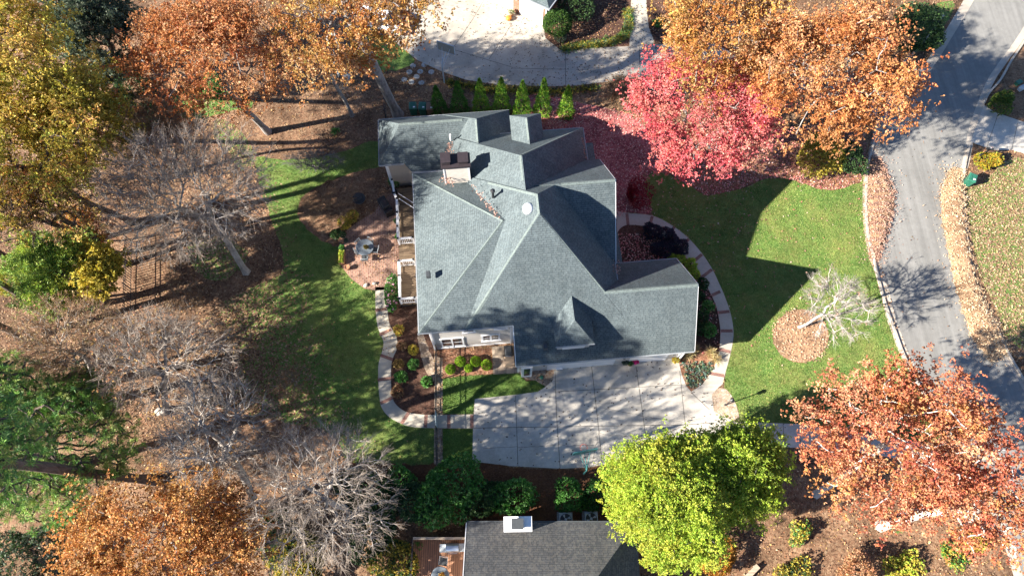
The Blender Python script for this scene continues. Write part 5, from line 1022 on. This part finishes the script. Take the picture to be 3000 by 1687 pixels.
cart('trash_cart', 'brown wheeled bin beside the first narrow evergreen', A(1085, 286), R(2), 'brownbin')
cart('trash_cart', 'green wheeled bin alone at the far kerb across the street', A(2428, 463), R(-28))
for i, (x, y) in enumerate(((1280, 0), (0, 0))[:0]): pass
# stepping stones
words = ['upper left', 'nearest the driveway edge', 'left of centre', 'pale one at the centre', 'brightest, below the centre', 'right hand', 'lower left', 'lowest', 'leftmost dark']
for i, (x, y) in enumerate([(1039, 166), (1067, 164), (1030, 182), (1057, 181), (1048, 194), (1085, 182), (1035, 207), (1060, 209), (1017, 201)]):
    q = A(x, y, 0.0); o = MB().lathe(q, [(.25, 0), (.26, .03), (.24, .045)], 18).build('stepping_stone', M['stone']); tag(o, 'round concrete stepping stone, ' + words[i] + ' in the group by the tall oak', 'stepping stone', 'round stepping stones')
# lamp post, path light
q = A(1825, 1018, .02); t = thing('lamp_post', 'short black lamp post in the stone bed at the driveway corner', 'lamp post', q)
MB().lathe(q, [(.09, 0), (.05, .1), (.035, .2), (.03, 1.35)], 10).build('post', M['black'], t); MB().lathe(q + np.array((0, 0, 1.35)), [(.06, 0), (.11, .06), (.12, .26), (.16, .28), (.02, .42)], 8).build('lantern', M['black'], t)
def mailbox(x, y, rot, lab, double=False):
    q = A(x, y); t = thing('mailbox', lab, 'mailbox', (0, 0, 0))
    MB().box((0, 0, 0), (.1, .1, 1.15)).build('post', M['black'], t)
    n = 8; pf = [(.1 * math.cos(math.pi * i / n), .1 + .1 * math.sin(math.pi * i / n)) for i in range(n + 1)] + [(-.1, 0), (.1, 0)]
    for k_, sx in enumerate((-.14, .14) if double else (0,)):
        m = MB(); m.prism([(0, 0)] * 0 or [(sx + a, b) for a, b in pf], -.26, .26); m.v = [(a, c_, 1.15 + b) for a, b, c_ in m.v]; bx = m.build('box', M['black'], t); MB().box((sx + .11, -.1, 1.22), (.012, .05, .14)).build('flag', M['redlight'], bx)
        MB().box((sx, -.02, 1.352), (.05, .12, .004)).build('plate', M['white'], bx)
    t.location = tuple(q); t.rotation_euler = (0, 0, rot)
mailbox(2197, 309, R(70), 'black mailbox on the near kerb at the driveway mouth')
mailbox(2466, 396, R(80), 'black mailbox on a post in front of the golden shrub'); 
q = A(2458, 402); t = thing('newspaper_box', 'small black paper tube on a short post beside the far mailbox', 'paper tube', q)
MB().tube([q + np.array((0, 0, .9)), q + np.array((-.42, -.18, .92))], .08, 10).build('tube', M['black'], t); MB().box((q[0], q[1], 0), (.07, .07, .9)).build('post', M['black'], t)
for (x, y, mat, lab) in ((2558, 212, 'greenbin', 'low green utility box across the street'), (2566, 226, 'grayp', 'low grey utility box across the street')):
    q = A(x, y); t = thing('utility_box', lab, 'utility box', q); MB().box((q[0], q[1], 0), (.5, .34, .3), R(30)).build('body', M[mat], t, bevel=.03); MB().box((q[0], q[1], .305), (.54, .38, .05), R(30)).build('lid', M[mat], t, bevel=.015)

# basketball hoops
def hoop(lab, x, y, rot, pole, board, rim, h=3.0):
    q = A(x, y); t = thing('basketball_hoop', lab, 'basketball hoop', (0, 0, 0))
    MB().tube([(0, 0, 0), (0, 0, 2.2), (0, .25, 2.9)], .06, 8).build('pole', M[pole], t)
    for sx in (-1, 1): MB().tube([(0, .02, 1.9), (sx * .35, 1.0, 3.2)], .025, 6).build('arm', M[pole], t)
    MB().tube([(0, 0, 2.2), (0, 1.0, 2.85)], .03, 6).build('arm', M[pole], t)
    b = MB(); b.box((0, 1.03, 2.75), (1.5, .035, .95)); bo = b.build('backboard', M[board], t)
    f = MB(); f.box((0, 1.03, 2.70), (1.56, .06, .05)); f.box((0, 1.03, 3.70), (1.56, .06, .05)); f.box((-.77, 1.03, 2.75), (.05, .06, .95)); f.box((.77, 1.03, 2.75), (.05, .06, .95)); f.build('board_frame', M[pole], bo)
    pts = [(.23 * math.cos(a), 1.33 + .23 * math.sin(a), 3.02) for a in np.linspace(0, 2 * math.pi, 17)]; ri = MB().tube(pts, .014, 5).build('rim', M[rim], t)
    nm = MB()
    for k_ in range(12): a = 2 * math.pi * k_ / 12; nm.tube([(.22 * math.cos(a), 1.33 + .22 * math.sin(a), 3.01), (.12 * math.cos(a + .5), 1.33 + .12 * math.sin(a + .5), 2.6)], .006, 3)
    nm.build('net', M['white'], ri); t.location = tuple(q); t.rotation_euler = (0, 0, rot)
hoop('teal basketball hoop with a red rim at the lower driveway edge', 1468, 1192, R(10), 'tealpaint', 'tealpaint', 'orangerim')
hoop('pale pole basketball hoop with a smoked board at the neighbour driveway', 1118, 209, R(-22), 'poleblue', 'backboard', 'orangerim')

# ------------------------------------------------------------------ fences
def picket_fence(name, label, pts, h=1.25, gap=0.13, mat='black', post_every=2.0, rails=(.15, .95, 1.15), pk=.02):
    P = [np.append(np.array(p[:2]), 0) for p in pts]; t = thing(name, label, 'fence', P[0])
    for a, b in zip(P[:-1], P[1:]):
        L = np.linalg.norm(b - a); n = max(1, round(L / post_every)); d = (b - a) / L; ang = math.atan2(d[1], d[0])
        for k_ in range(n):
            s = a + d * L * k_ / n; e = a + d * L * (k_ + 1) / n; l = L / n; m = MB(); c_ = (s + e) / 2
            for z in rails: m.box((c_[0], c_[1], z), (l - .07, .035, .035), ang)
            for i in range(1, int(l / gap)): q = s + d * i * gap; m.box((q[0], q[1], .06), (pk, .02, h - .06), ang)
            m.build('fence_panel', M[mat], t)
            MB().box((s[0], s[1], 0), (.07, .07, h + .08), ang).build('post', M[mat], t)
    MB().box((P[-1][0], P[-1][1], 0), (.07, .07, h + .08), ang).build('post', M[mat], t); return t
picket_fence('picket_fence', 'black metal picket fence from the house corner down to the back path', [A(1100, 882), A(1099, 1036)])
picket_fence('picket_fence', 'black metal picket fence across the lower lawn to the hedge', [A(1100, 1080), A(1102, 1175)])
a, b = A(1099, 1040), A(1100, 1078); t = thing('garden_gate', 'blue grey metal gate where the fence crosses the back path', 'gate', a)
d = (b - a); L = np.linalg.norm(d); d /= L; m = MB()
for k_ in range(10): q = a + d * (L * (k_ + .5) / 10); m.box((q[0], q[1], .1), (.025, .025, 1.1), 0)
m.build('bars', M['tealpaint'], t); m = MB()
for z in (.12, .7, 1.15): m.tube([a + (0, 0, z), b + (0, 0, z)], .025, 6)
m.build('frame', M['grayp'], t)
picket_fence('picket_fence', 'dark fence across the lawn shaded by the hedge at the lower edge', [A(1212, 1200), A(1290, 1206)], .9) if False else None
picket_fence('rail_fence', 'dark timber fence running through the wood at the left', [A(402, 235), A(388, 300)], 1.3, .22, 'darkwall', 2.4, pk=.05)
picket_fence('rail_fence', 'dark timber fence beside the soft green cedar', [A(334, 610), A(330, 790)], 1.3, .22, 'darkwall', 2.4, pk=.05)
picket_fence('wire_fence', 'thin black fence between the tall oak trunk and the north wing', [A(972, 300), A(970, 232), A(860, 200)], 1.2, .5, 'black', 2.2)
# sheds half hidden by the slim dark tree
q = A(868, 196); t = thing('garden_bench', 'slatted grey bench under the slim dark tree', 'bench', q); m = MB()
for k_ in range(4): m.box((q[0], q[1] - .18 + k_ * .13, .45), (1.3, .09, .04), R(-25))
m.build('seat', M['grayp'], t); m = MB()
for k_ in range(3): m.box((q[0] + .14, q[1] + .36, .55 + k_ * .14), (1.3, .03, .09), R(-25))
m.build('backrest', M['grayp'], t)
for sx in (-.5, .5): MB().box((q[0] + sx * .9, q[1] - sx * .42 + .05, 0), (.08, .5, .45), R(-25)).build('leg', M['grayp'], t)

# ------------------------------------------------------------------ the brick garage at the top
a, b = A(1180, -22), A(1372, 66); d = (b - a); Lw = np.linalg.norm(d); d /= Lw; nrm = np.array((-d[1], d[0], 0)); gang = math.atan2(d[1], d[0])
gh = thing('brick_garage', 'red brick garage with white doors and a green grey roof at the top edge', 'garage', (a + b) / 2)
def gp(s, t_, z): return a + d * s + nrm * t_ + np.array((0, 0, z))
def gbox(m, s0, s1, t0, t1, z0, z1): return m.hexa([gp(s0, t0, z0), gp(s1, t0, z0), gp(s1, t1, z0), gp(s0, t1, z0)], [gp(s0, t0, z1), gp(s1, t0, z1), gp(s1, t1, z1), gp(s0, t1, z1)])
def uvwall(o):
    me = o.data; uv = me.uv_layers.new(name='UVMap')
    for pl_ in me.polygons:
        for li in pl_.loop_indices:
            v = np.array(me.vertices[me.loops[li].vertex_index].co); uv.data[li].uv = (v @ (d if abs(pl_.normal.dot(Vector(nrm))) > .5 else nrm), v[2])
def proj_s(x, y): return float((A(x, y) - a) @ d)
s1a, s1b, s2a, s2b = proj_s(1205, -10), proj_s(1284, 33), proj_s(1311, 38), proj_s(1361, 62)
m = MB(); gbox(m, 0, Lw, 0, 7, 0, 2.75); o = m.build('wall', M['wallbrick'], gh); uvwall(o)
for k_, (s0, s1) in enumerate(((s1a, s1b), (s2a, s2b))):
    m = MB(); gbox(m, s0 - .14, s0, -.05, -.003, 0, 2.2); gbox(m, s1, s1 + .14, -.05, -.003, 0, 2.2); gbox(m, s0 - .14, s1 + .14, -.05, -.003, 2.2, 2.34); f = m.build('garage_door', M['white'], gh); m = MB()
    for r_ in range(4): gbox(m, s0, s1, -.028, -.004, .01 + r_ * .55, .54 + r_ * .55)
    m.build('door_panel', M['white'], f)
rr_ = Roof(); e_ = .45; wd = 7 + 2 * e_; hh = wd / 2 * .7
g0, g1, g2, g3 = gp(-e_, -e_, 2.72), gp(Lw + e_, -e_, 2.72), gp(Lw + e_, 7 + e_, 2.72), gp(-e_, 7 + e_, 2.72); r0, r1 = gp(-e_, 3.5, 2.72 + hh), gp(Lw + e_ - wd / 2, 3.5, 2.72 + hh)
for f in ([g0, g1, r1, r0], [g1, g2, r1], [g2, g3, r0, r1]): rr_.face(f)
rr_.build('roof', M['shingle'], gh)
m = MB(); gbox(m, -e_, Lw + e_ + .1, -e_ - .1, -e_, 2.56, 2.7); gbox(m, Lw + e_, Lw + e_ + .1, -e_, 7 + e_, 2.56, 2.7); m.build('gutter', M['gutter'], gh)
m = MB(); gbox(m, Lw - .02, Lw + .08, -.1, -.005, 0, 2.6); m.build('downspout', M['white'], gh)
m = MB(); gbox(m, (s1b + s2a) / 2 - .1, (s1b + s2a) / 2 + .1, -.22, -.005, 1.7, 2.05); m.build('wall_lantern', M['white'], gh)

# ------------------------------------------------------------------ the neighbour house at the bottom
ne = thing('neighbour_house', 'grey brown shingled hip roof house at the bottom edge with a white capped chimney', 'house', A(1380, 1440))
EZ = 2.75
nw = A(1174, 1320, EZ); nE = A(1600, 1307, EZ); hip1 = A(1490, 1448, EZ); 
w_ = nE[0] - nw[0]; x0, x1 = nw[0], nE[0]; y1 = (nw[1] + nE[1]) / 2; D_ = 9.0; kz = .62
rr_ = Roof(); zr = EZ + kz * D_ / 2
P0, P1, P2, P3 = np.array((x0, y1, EZ)), np.array((x1, y1, EZ)), np.array((x1, y1 - D_, EZ)), np.array((x0, y1 - D_, EZ)); Rw, Re = np.array((x0, y1 - D_ / 2, zr)), np.array((x1 - D_ / 2 * .9, y1 - D_ / 2, zr))
for f in ([P0, P1, Re, Rw], [P1, P2, Re], [P2, P3, Rw, Re]): rr_.face(f)
nr = rr_.build('roof', M['shingle2'], ne)
m = MB(); m.hexa([(x0 + .25, y1 - D_ + .4, 0), (x1 - .4, y1 - D_ + .4, 0), (x1 - .4, y1 - .4, 0), (x0 + .25, y1 - .4, 0)], [(x0 + .25, y1 - D_ + .4, 2.7), (x1 - .4, y1 - D_ + .4, 2.7), (x1 - .4, y1 - .4, 2.7), (x0 + .25, y1 - .4, 2.7)])
m.add([(x0 + .25, y1 - .5, 2.7), (x0 + .25, y1 - D_ + .5, 2.7), (x0 + .25, y1 - D_ / 2, zr - .1)], [(0, 1, 2)]); m.build('wall', M['siding_tan'], ne)
m = MB(); m.hexa([(x0, y1, EZ - .15), (x1, y1, EZ - .15), (x1, y1 + .1, EZ - .15), (x0, y1 + .1, EZ - .15)], [(x0, y1, EZ - .01), (x1, y1, EZ - .01), (x1, y1 + .1, EZ - .01), (x0, y1 + .1, EZ - .01)]); m.build('gutter', M['darkgray'], ne)
for ya, yb, za, zb in ((y1, y1 - D_ / 2, EZ, zr), (y1 - D_ / 2, y1 - D_, zr, EZ)):
    m = MB(); m.hexa([(x0 - .05, ya, za - .18), (x0 - .002, ya, za - .18), (x0 - .002, yb, zb - .18), (x0 - .05, yb, zb - .18)], [(x0 - .05, ya, za + .02), (x0 - .002, ya, za + .02), (x0 - .002, yb, zb + .02), (x0 - .05, yb, zb + .02)]); m.build('rake_board', M['white'], ne)
zc = 5.6; c0, c1 = A(1267, 1337, zc), A(1338, 1298, zc); cx_, cy_ = (c0[0] + c1[0]) / 2, (c0[1] + c1[1]) / 2; cw, ch_ = c1[0] - c0[0], c1[1] - c0[1]
cn = MB().box((cx_ + .02, cy_, 1.5), (cw - .35, ch_ - .25, zc - 1.55)).build('chimney', M['siding_tan'], nr)
MB().box((cx_, cy_, zc - .06), (cw, ch_, .09), R(1)).build('chimney_cap', M['white'], cn); MB().box((cx_ - .02, cy_, zc + .03), (.58, .48, .2)).box((cx_ - .02, cy_, zc + .26), (.7, .6, .04)).build('chimney_flue', M['darkgray'], cn)
def ac(lab, x, y):
    q = A(x, y, .0); t = thing('air_conditioner', lab, 'air conditioner', q, 'air conditioners behind the neighbour house')
    MB().box((q[0], q[1], 0), (1.05, 1.05, .08)).build('pad', M['stone'], t); MB().box((q[0], q[1], .08), (.86, .86, .8)).build('cabinet', M['grayp'], t, bevel=.04)
    MB().lathe(q + np.array((0, 0, .882)), [(.37, 0), (.37, .02)], 24).build('fan_guard', M['black'], t); m = MB()
    for k_ in range(4):
        a_ = k_ * math.pi / 2 + .4; c_, s_ = math.cos(a_), math.sin(a_); m.poly([q + np.array((c_ * .08 - s_ * .03, s_ * .08 + c_ * .03, .91)), q + np.array((c_ * .33 + s_ * .09, s_ * .33 - c_ * .09, .908)), q + np.array((c_ * .33 - s_ * .09, s_ * .33 + c_ * .09, .92))])
    m.build('fan_blade', M['grayp'], t); MB().lathe(q + np.array((0, 0, .9)), [(.09, 0), (.09, .04), (.02, .05)], 12).build('fan_hub', M['grayp'], t)
ac('grey air conditioner, left one beside the neighbour roof', 1421, 1308); ac('grey air conditioner, right one close to the yellow green tree', 1484, 1306)
nd = thing('deck', 'reddish stained deck of the neighbour house at the bottom edge', 'deck', A(1100, 1400))
dx0, dy1 = A(1042, 1350, .5)[0], A(1100, 1352, .5)[1]
MB().box(((dx0 + x0 + .2) / 2, dy1 - 4.2, .3), (x0 + .2 - dx0, 8.4, .2)).build('floor', M['deck2'], nd)
MB().box(((dx0 + x0) / 2, dy1 - .06, .5), (x0 - dx0 - .1, .05, .9)).build('screen_wall', M['darkwall'], nd); MB().box(((dx0 + x0) / 2, dy1 - .06, 1.402), (x0 - dx0 - .1, .16, .05)).build('top_rail', M['wood'], nd)
m = MB()
for k_ in range(30): m.box((dx0 + .03, dy1 - .3 - k_ * .27, .5), (.03, .03, .85))
m.box((dx0 + .03, dy1 - 4.2, 1.36), (.1, 8.2, .05)); m.build('railing', M['darkwall'], nd)
q = A(1110, 1448, .5); t = thing('glass_table', 'round glass table at the bottom edge of the neighbour deck', 'table', q)
MB().lathe(q + np.array((0, 0, .66)), [(.55, 0), (.58, .02), (.55, .04)], 28).build('tabletop', M['tablegray'], t); MB().lathe(q, [(.3, 0), (.05, .05), (.04, .66)], 10).build('pedestal', M['darkgray'], t)
pot(1112, 1446, .14, .14, 'small bowl of red flowers on the glass table', 'grayp', [(.4, .12, .05), (.4, .3, .05)], 1.2, seed=77)
chair('patio_chair', 'dark chair pulled up to the glass table on the neighbour deck', A(1117, 1412, .5), R(172))
q = A(1886, 1440); o = MB().box((q[0], q[1], .3), (1.3, .32, .06), R(40)).build('plank', M['wood']); 
t = thing('garden_bench', 'plain tan plank bench at the bottom edge right of the orange shrub', 'bench', q); o.parent = t; o.location = (-q[0], -q[1], 0); o.name = 'seat'
for s_ in (-.5, .5): MB().box((q[0] + s_ * math.cos(R(40)), q[1] + s_ * math.sin(R(40)), 0), (.1, .28, .3), R(40)).build('leg', M['wood'], t)

# ------------------------------------------------------------------ cars
def car(name, label, loc, rot):
    t = thing(name, label, 'car', (0, 0, 0))
    # half sections along the length: x, half width low, belt height, half width at belt, hood/deck height
    xs = [(-2.3, .70, .55, .72), (-2.22, .82, .80, .80), (-1.9, .89, .98, .84), (-1.3, .91, 1.0, .86), (.9, .91, .98, .86), (1.5, .90, .92, .84), (2.05, .86, .80, .78), (2.3, .72, .62, .66)]
    V = []; F = []; n = 8
    for x, wl, zb, wb in xs:
        V += [(x, -wl * .93, .22), (x, -wl, .45), (x, -wl, zb * .8), (x, -wb, zb), (x, wb, zb), (x, wl, zb * .8), (x, wl, .45), (x, wl * .93, .22)]
    for k_ in range(len(xs) - 1): F += [(k_ * n + i, k_ * n + (i + 1) % n, (k_ + 1) * n + (i + 1) % n, (k_ + 1) * n + i) for i in range(n)]
    F += [tuple(range(n)), tuple(range((len(xs) - 1) * n, len(xs) * n))[::-1]]
    b = MB().add(V, F).build('body', M['carpaint'], t, smooth=True); s = b.modifiers.new('sub', 'SUBSURF'); s.levels = s.render_levels = 2
    cab = MB().hexa([(-1.75, -.80, .97), (1.2, -.80, .97), (1.2, .80, .97), (-1.75, .80, .97)], [(-.95, -.60, 1.43), (.35, -.60, 1.43), (.35, .60, 1.43), (-.95, .60, 1.43)]).build('cabin_glass', M['glass'], t, bevel=.06)
    MB().hexa([(-1.0, -.63, 1.40), (.40, -.63, 1.40), (.40, .63, 1.40), (-1.0, .63, 1.40)], [(-.85, -.55, 1.47), (.25, -.55, 1.47), (.25, .55, 1.47), (-.85, .55, 1.47)]).build('roof', M['carpaint'], t, bevel=.03)
    for sy in (-1, 1):
        m = MB()
        for (xa, xb) in ((-1.72, -.95), (1.17, .35), (-.3, -.3)): MB().tube([(xa, sy * .80, .98), (xb, sy * .61, 1.43)], .04, 6).build('pillar', M['carpaint'], t)
        for x in (-1.38, 1.40):
            w_ = MB().tube([(x, sy * .70, .33), (x, sy * .915, .33)], .33, 24).build('wheel', M['tire'], t); MB().tube([(x, sy * .90, .33), (x, sy * .925, .33)], .22, 14).build('rim', M['alloy'], w_)
        MB().box((-2.16, sy * .66, .72), (.2, .26, .14)).build('tail_light', M['redlight'], t, bevel=.02); MB().box((2.12, sy * .60, .62), (.2, .3, .12)).build('headlight', M['steel'], t, bevel=.02)
        MB().box((.75, sy * .98, .95), (.14, .2, .13)).build('mirror', M['carpaint'], t, bevel=.03)
    MB().box((2.27, 0, .38), (.08, 1.1, .14)).build('grille', M['black'], t)
    MB().box((-2.3, 0, .62), (.02, .5, .12)).build('number_plate', M['grayp'], t)
    t.location = tuple(loc); t.rotation_euler = (0, 0, rot)
car('parked_car', 'white saloon parked under the orange oak on the neighbour driveway', A(957, 62), R(158))
car('parked_car', 'white car at the top right edge of the picture on the street', A(2472, -52), R(-112))

# ------------------------------------------------------------------ fallen leaves
rg = np.random.default_rng(77)
def scatter(name, label, P, z, palette, L=0.13, Wd=0.042, tilt=0.35, mat='litterleaf'):
    n = len(P); a = rg.random(n) * 2 * np.pi; l = L * rg.uniform(.6, 1.25, (n, 1)); wd = Wd * rg.uniform(.7, 1.3, (n, 1))
    d = np.stack([np.cos(a), np.sin(a), rg.normal(0, tilt, n)], 1); s = np.stack([-np.sin(a), np.cos(a), rg.normal(0, tilt, n)], 1)
    c_ = np.column_stack([P, np.full(n, 0.0) + z + rg.uniform(0.004, .03, n)]); c_[:, 2] += np.abs(d[:, 2]) * l[:, 0] * .5 + np.abs(s[:, 2]) * wd[:, 0]
    V = np.stack([c_ - d * l * .5, c_ + s * wd, c_ + d * l * .5, c_ - s * wd], 1).reshape(-1, 3); K = pal(rg, palette, n) * np.clip(1 + rg.normal(0, .2, (n, 1)), .4, 1.6)
    o = mesh_np(name, V, np.arange(n * 4).reshape(-1, 4), M[mat], None, np.clip(K, 0, .85)); tag(o, label, 'fallen leaves', kind='stuff'); return o
def uni(n, x0, x1, y0, y1): return np.column_stack([rg.uniform(x0, x1, n), rg.uniform(y0, y1, n)])
def inreg(P, *keys):
    r = np.zeros(len(P), bool)
    for k_ in keys: r |= inside(P, REG[k_])
    return r
LB = [(.26, .145, .085), (.35, .22, .13), (.19, .095, .055), (.44, .31, .19), (.31, .14, .07), (.12, .065, .04), (.39, .24, .09)]
LP = [(.52, .17, .16), (.58, .27, .24), (.42, .10, .11), (.60, .42, .36), (.52, .27, .2)]
hard = ['drive', 'drive2', 'drive3', 'road', 'gutter', 'path_back', 'path_front', 'path_top', 'patio', 'pavers', 'stone_lamp', 'bed_circle', 'bed_straw', 'bed_pink', 'bed_front', 'bed_succulents', 'bed_side', 'lawn_back', 'lawn_front', 'lawn_right', 'lawn_small', 'lawn_strip', 'lawn_oak']
foot = np.array([Hs(u, v)[:2] for u, v in [(-7, 28.4), (-4.2, 26.5), (-4.2, 15), (1.6, 15), (1.6, 12.7), (13.1, 12.7), (13.1, 19), (8.5, 19), (8.5, 29.5), (2.5, 32.3), (-7, 32.3)]])
def field(P, k=1.0):      # drifts: a slow random field between 0 and 1
    q = np.random.default_rng(12); f = np.zeros(len(P))
    for a in (.35, .8, 1.7, 3.1): d = q.normal(0, 1, (3, 2)) * a * k; ph = q.uniform(0, 6, 3); f += np.sin(P @ d.T + ph).sum(1) / 3 * (.6 / a ** .5)
    return np.clip(.5 + f * .55, 0, 1)
P = uni(230000, -44, 42, -9, 52); P = P[~inreg(P, *hard) & ~inside(P, foot)]; P = P[rg.random(len(P)) < .12 + .88 * field(P)]
scatter('fallen_leaves', 'brown fallen leaves covering the bare ground between the trees', P, .0, LB)
P = uni(40000, 3, 32, 20, 46); P = P[inreg(P, 'bed_pink', 'bed_maple') & ~inside(P, foot)]; scatter('fallen_leaves', 'pink fallen maple leaves carpeting the ground under the red maple', P, .012, LP)
P = uni(9000, 6, 16, 12, 24); P = P[inreg(P, 'bed_front') & ~inside(P, foot)]; q = P[rg.random(len(P)) < np.clip((P[:, 1] - 15) / 6, .12, 1)]; scatter('fallen_leaves', 'reddish fallen leaves in the bed between the house and the curved path', q, .014, LP)
P = uni(16000, 24.5, 33, 2, 46); P = P[inreg(P, 'gutter') & ~inside(P, REG['road'])]; P = P[rg.random(len(P)) < .8]; scatter('fallen_leaves', 'tan leaves gathered in the street gutters', P, .02, LB)
P = uni(8000, 2, 32, -2, 30); P = P[inreg(P, 'lawn_front')]; pr_ = np.clip((P[:, 1] - 12) / 14, .08, 1) * np.clip(1 - (P[:, 0] - 14) / 16, .1, 1); P = P[rg.random(len(P)) < pr_ * .5]; scatter('fallen_leaves', 'pale pink leaves dotted over the front lawn', P, .02, LP + LB[:2], .12)
P = uni(60000, -28, -2, 3, 30); P = P[inreg(P, 'lawn_back')]; e0, e1 = A(850, 840), A(590, 960); f_ = ((P - e0[:2]) @ (e1 - e0)[:2]) / ((e1 - e0) @ (e1 - e0)); P = P[rg.random(len(P)) < np.clip(f_, .02, 1.0) * .55]; scatter('fallen_leaves', 'tan leaves thickening over the back lawn towards the wood', P, .02, LB)
P = uni(24000, 26, 42, 12, 36); P = P[inreg(P, 'lawn_right')]; P = P[rg.random(len(P)) < .9]; scatter('fallen_leaves', 'tan leaves strewn over the lawn across the street', P, .02, [(.4, .28, .17), (.45, .34, .2), (.32, .2, .1), (.28, .22, .1)])
P = uni(3600, -4, 26, 0, 16); P = P[inreg(P, 'drive')]; P = P[rg.random(len(P)) < .26]; scatter('fallen_leaves', 'scattered dark leaves on the house driveway', P, .026, [(.08, .05, .035), (.14, .08, .05), (.05, .035, .03)], .13)
P = uni(9000, -12, 30, 30, 50); P = P[inreg(P, 'drive2', 'path_top')]; P = P[rg.random(len(P)) < np.clip((P[:, 0] + 10) / 16, .3, 1)]; scatter('fallen_leaves', 'dark leaves dotted over the neighbour driveway', P, .026, [(.08, .05, .035), (.14, .08, .05), (.05, .035, .03), (.2, .12, .08)], .13)
P = uni(5000, 20, 36, -4, 48); P = P[inreg(P, 'road')]; P = P[rg.random(len(P)) < .12]; scatter('fallen_leaves', 'a few pale leaves on the street asphalt', P, .02, LB, .11)
P = uni(1500, -14, -4, 14, 24); P = P[inreg(P, 'patio', 'path_back')]; scatter('fallen_leaves', 'brown leaves strewn over the brick patio and back path', P, .034, LB, .1)
P = uni(14000, -15, 14, -2, 7); P = P[inreg(P, 'bed_straw')]; scatter('fallen_leaves', 'reddish pine straw and leaves in the strip below the driveway', P, .006, [(.2, .085, .045), (.26, .12, .06), (.14, .06, .035)], .16, .012)
P = uni(9000, 16, 26, 8, 22); cc_ = REG['bed_circle'].mean(0); rr_c = np.linalg.norm(P - cc_, axis=1); P = P[rr_c < np.where(rg.random(len(P)) < .06, 3.2, 2.1)]; scatter('fallen_leaves', 'orange brown leaf mulch in the round tree bed', P, .02, [(.40, .23, .14), (.46, .30, .19), (.30, .15, .09), (.52, .38, .26)])
for Vm, pl_, lab in zip(MND, ([(.46, .30, .18), (.52, .38, .24), (.38, .23, .13), (.55, .44, .30)], [(.40, .22, .15), (.46, .28, .2), (.3, .15, .11), (.48, .34, .26)]), ('loose top leaves on the long far kerb windrow', 'loose top leaves on the near kerb pile')):
    i = rg.integers(0, len(Vm), 15000 if len(Vm) > 300 else 8000); P = Vm[i, :2] + rg.normal(0, .10, (len(i), 2)) * np.where(rg.random((len(i), 1)) < .16, 5.5, 1.0); scatter('fallen_leaves', lab, P, Vm[i, 2] + .01, pl_, .10, .03, .5)
# leaves caught in the roof valleys
vm = []
def valley(p0, p1, z0, z1, n, sp):
    t_ = rg.random(n); a_, b_ = A(*p0, z0), A(*p1, z1); Q = a_ + (b_ - a_) * t_[:, None] + rg.normal(0, sp, (n, 3)) * np.array((1, 1, 0)); vm.append(Q)
valley((1188, 468), (1255, 552), 7.15, 8.45, 90, .09); valley((1118, 452), (1140, 462), 6.6, 6.9, 70, .16); valley((1128, 390), (1134, 362), 5.5, 5.9, 70, .12); valley((1549, 660), (1552, 690), 5.35, 5.4, 40, .12); valley((1401, 408), (1408, 412), 5.9, 5.9, 22, .15); valley((1462, 345), (1474, 402), 5.1, 5.1, 60, .05); valley((1400, 352), (1413, 346), 5.3, 5.2, 30, .12)
Q = np.vstack(vm); scatter('fallen_leaves', 'pinkish leaves caught in the valleys of the house roof', Q[:, :2], Q[:, 2] + .08, [(.36, .2, .15), (.42, .28, .22), (.3, .15, .11)], .10)

# grass blades standing on the lawns
def turf(key, name, n, box, label, cols):
    P = uni(n, *box); P = P[inside(P, REG[key])]
    for k_ in ('drive', 'path_back', 'path_front', 'patio', 'bed_circle', 'bed_island', 'stone_lamp', 'bed_side', 'bed_maple'): P = P[~inside(P, REG[k_])]
    if key == 'lawn_back': q0, q1 = A(850, 850)[:2], A(600, 960)[:2]; fr = (P - q0) @ (q1 - q0) / ((q1 - q0) @ (q1 - q0)); P = P[rg.random(len(P)) > np.clip(fr * 1.3, 0, .97)]
    T = np.column_stack([P, np.full(len(P), .004)]); f = field(P, 1.6)[:, None]; c_ = pal(rg, cols, len(P)) * (.75 + .5 * f)
    V, F, K = tufts(rg, T, np.tile([[.1, .05, .9]], (len(P), 1)), 3, .085, .012, c_, .55); o = mesh_np(name, V, F, M['needle'], None, K); tag(o, label, 'grass', kind='stuff')
GC = [(.14, .25, .045), (.20, .31, .065), (.10, .19, .035), (.29, .35, .10), (.35, .33, .12)]
turf('lawn_front', 'grass', 95000, (4, 33, 8, 30), 'mown grass blades of the front lawn', GC)
turf('lawn_back', 'grass', 70000, (-26, -2, 4, 34), 'mown grass blades of the back lawn', GC)
turf('lawn_small', 'grass', 26000, (-6, 4, 6, 16), 'mown grass blades of the small lawn between path and driveway', GC[:3])
turf('lawn_strip', 'grass', 12000, (-6, 0, 2, 9), 'mown grass blades of the strip below the back path', GC[:3])
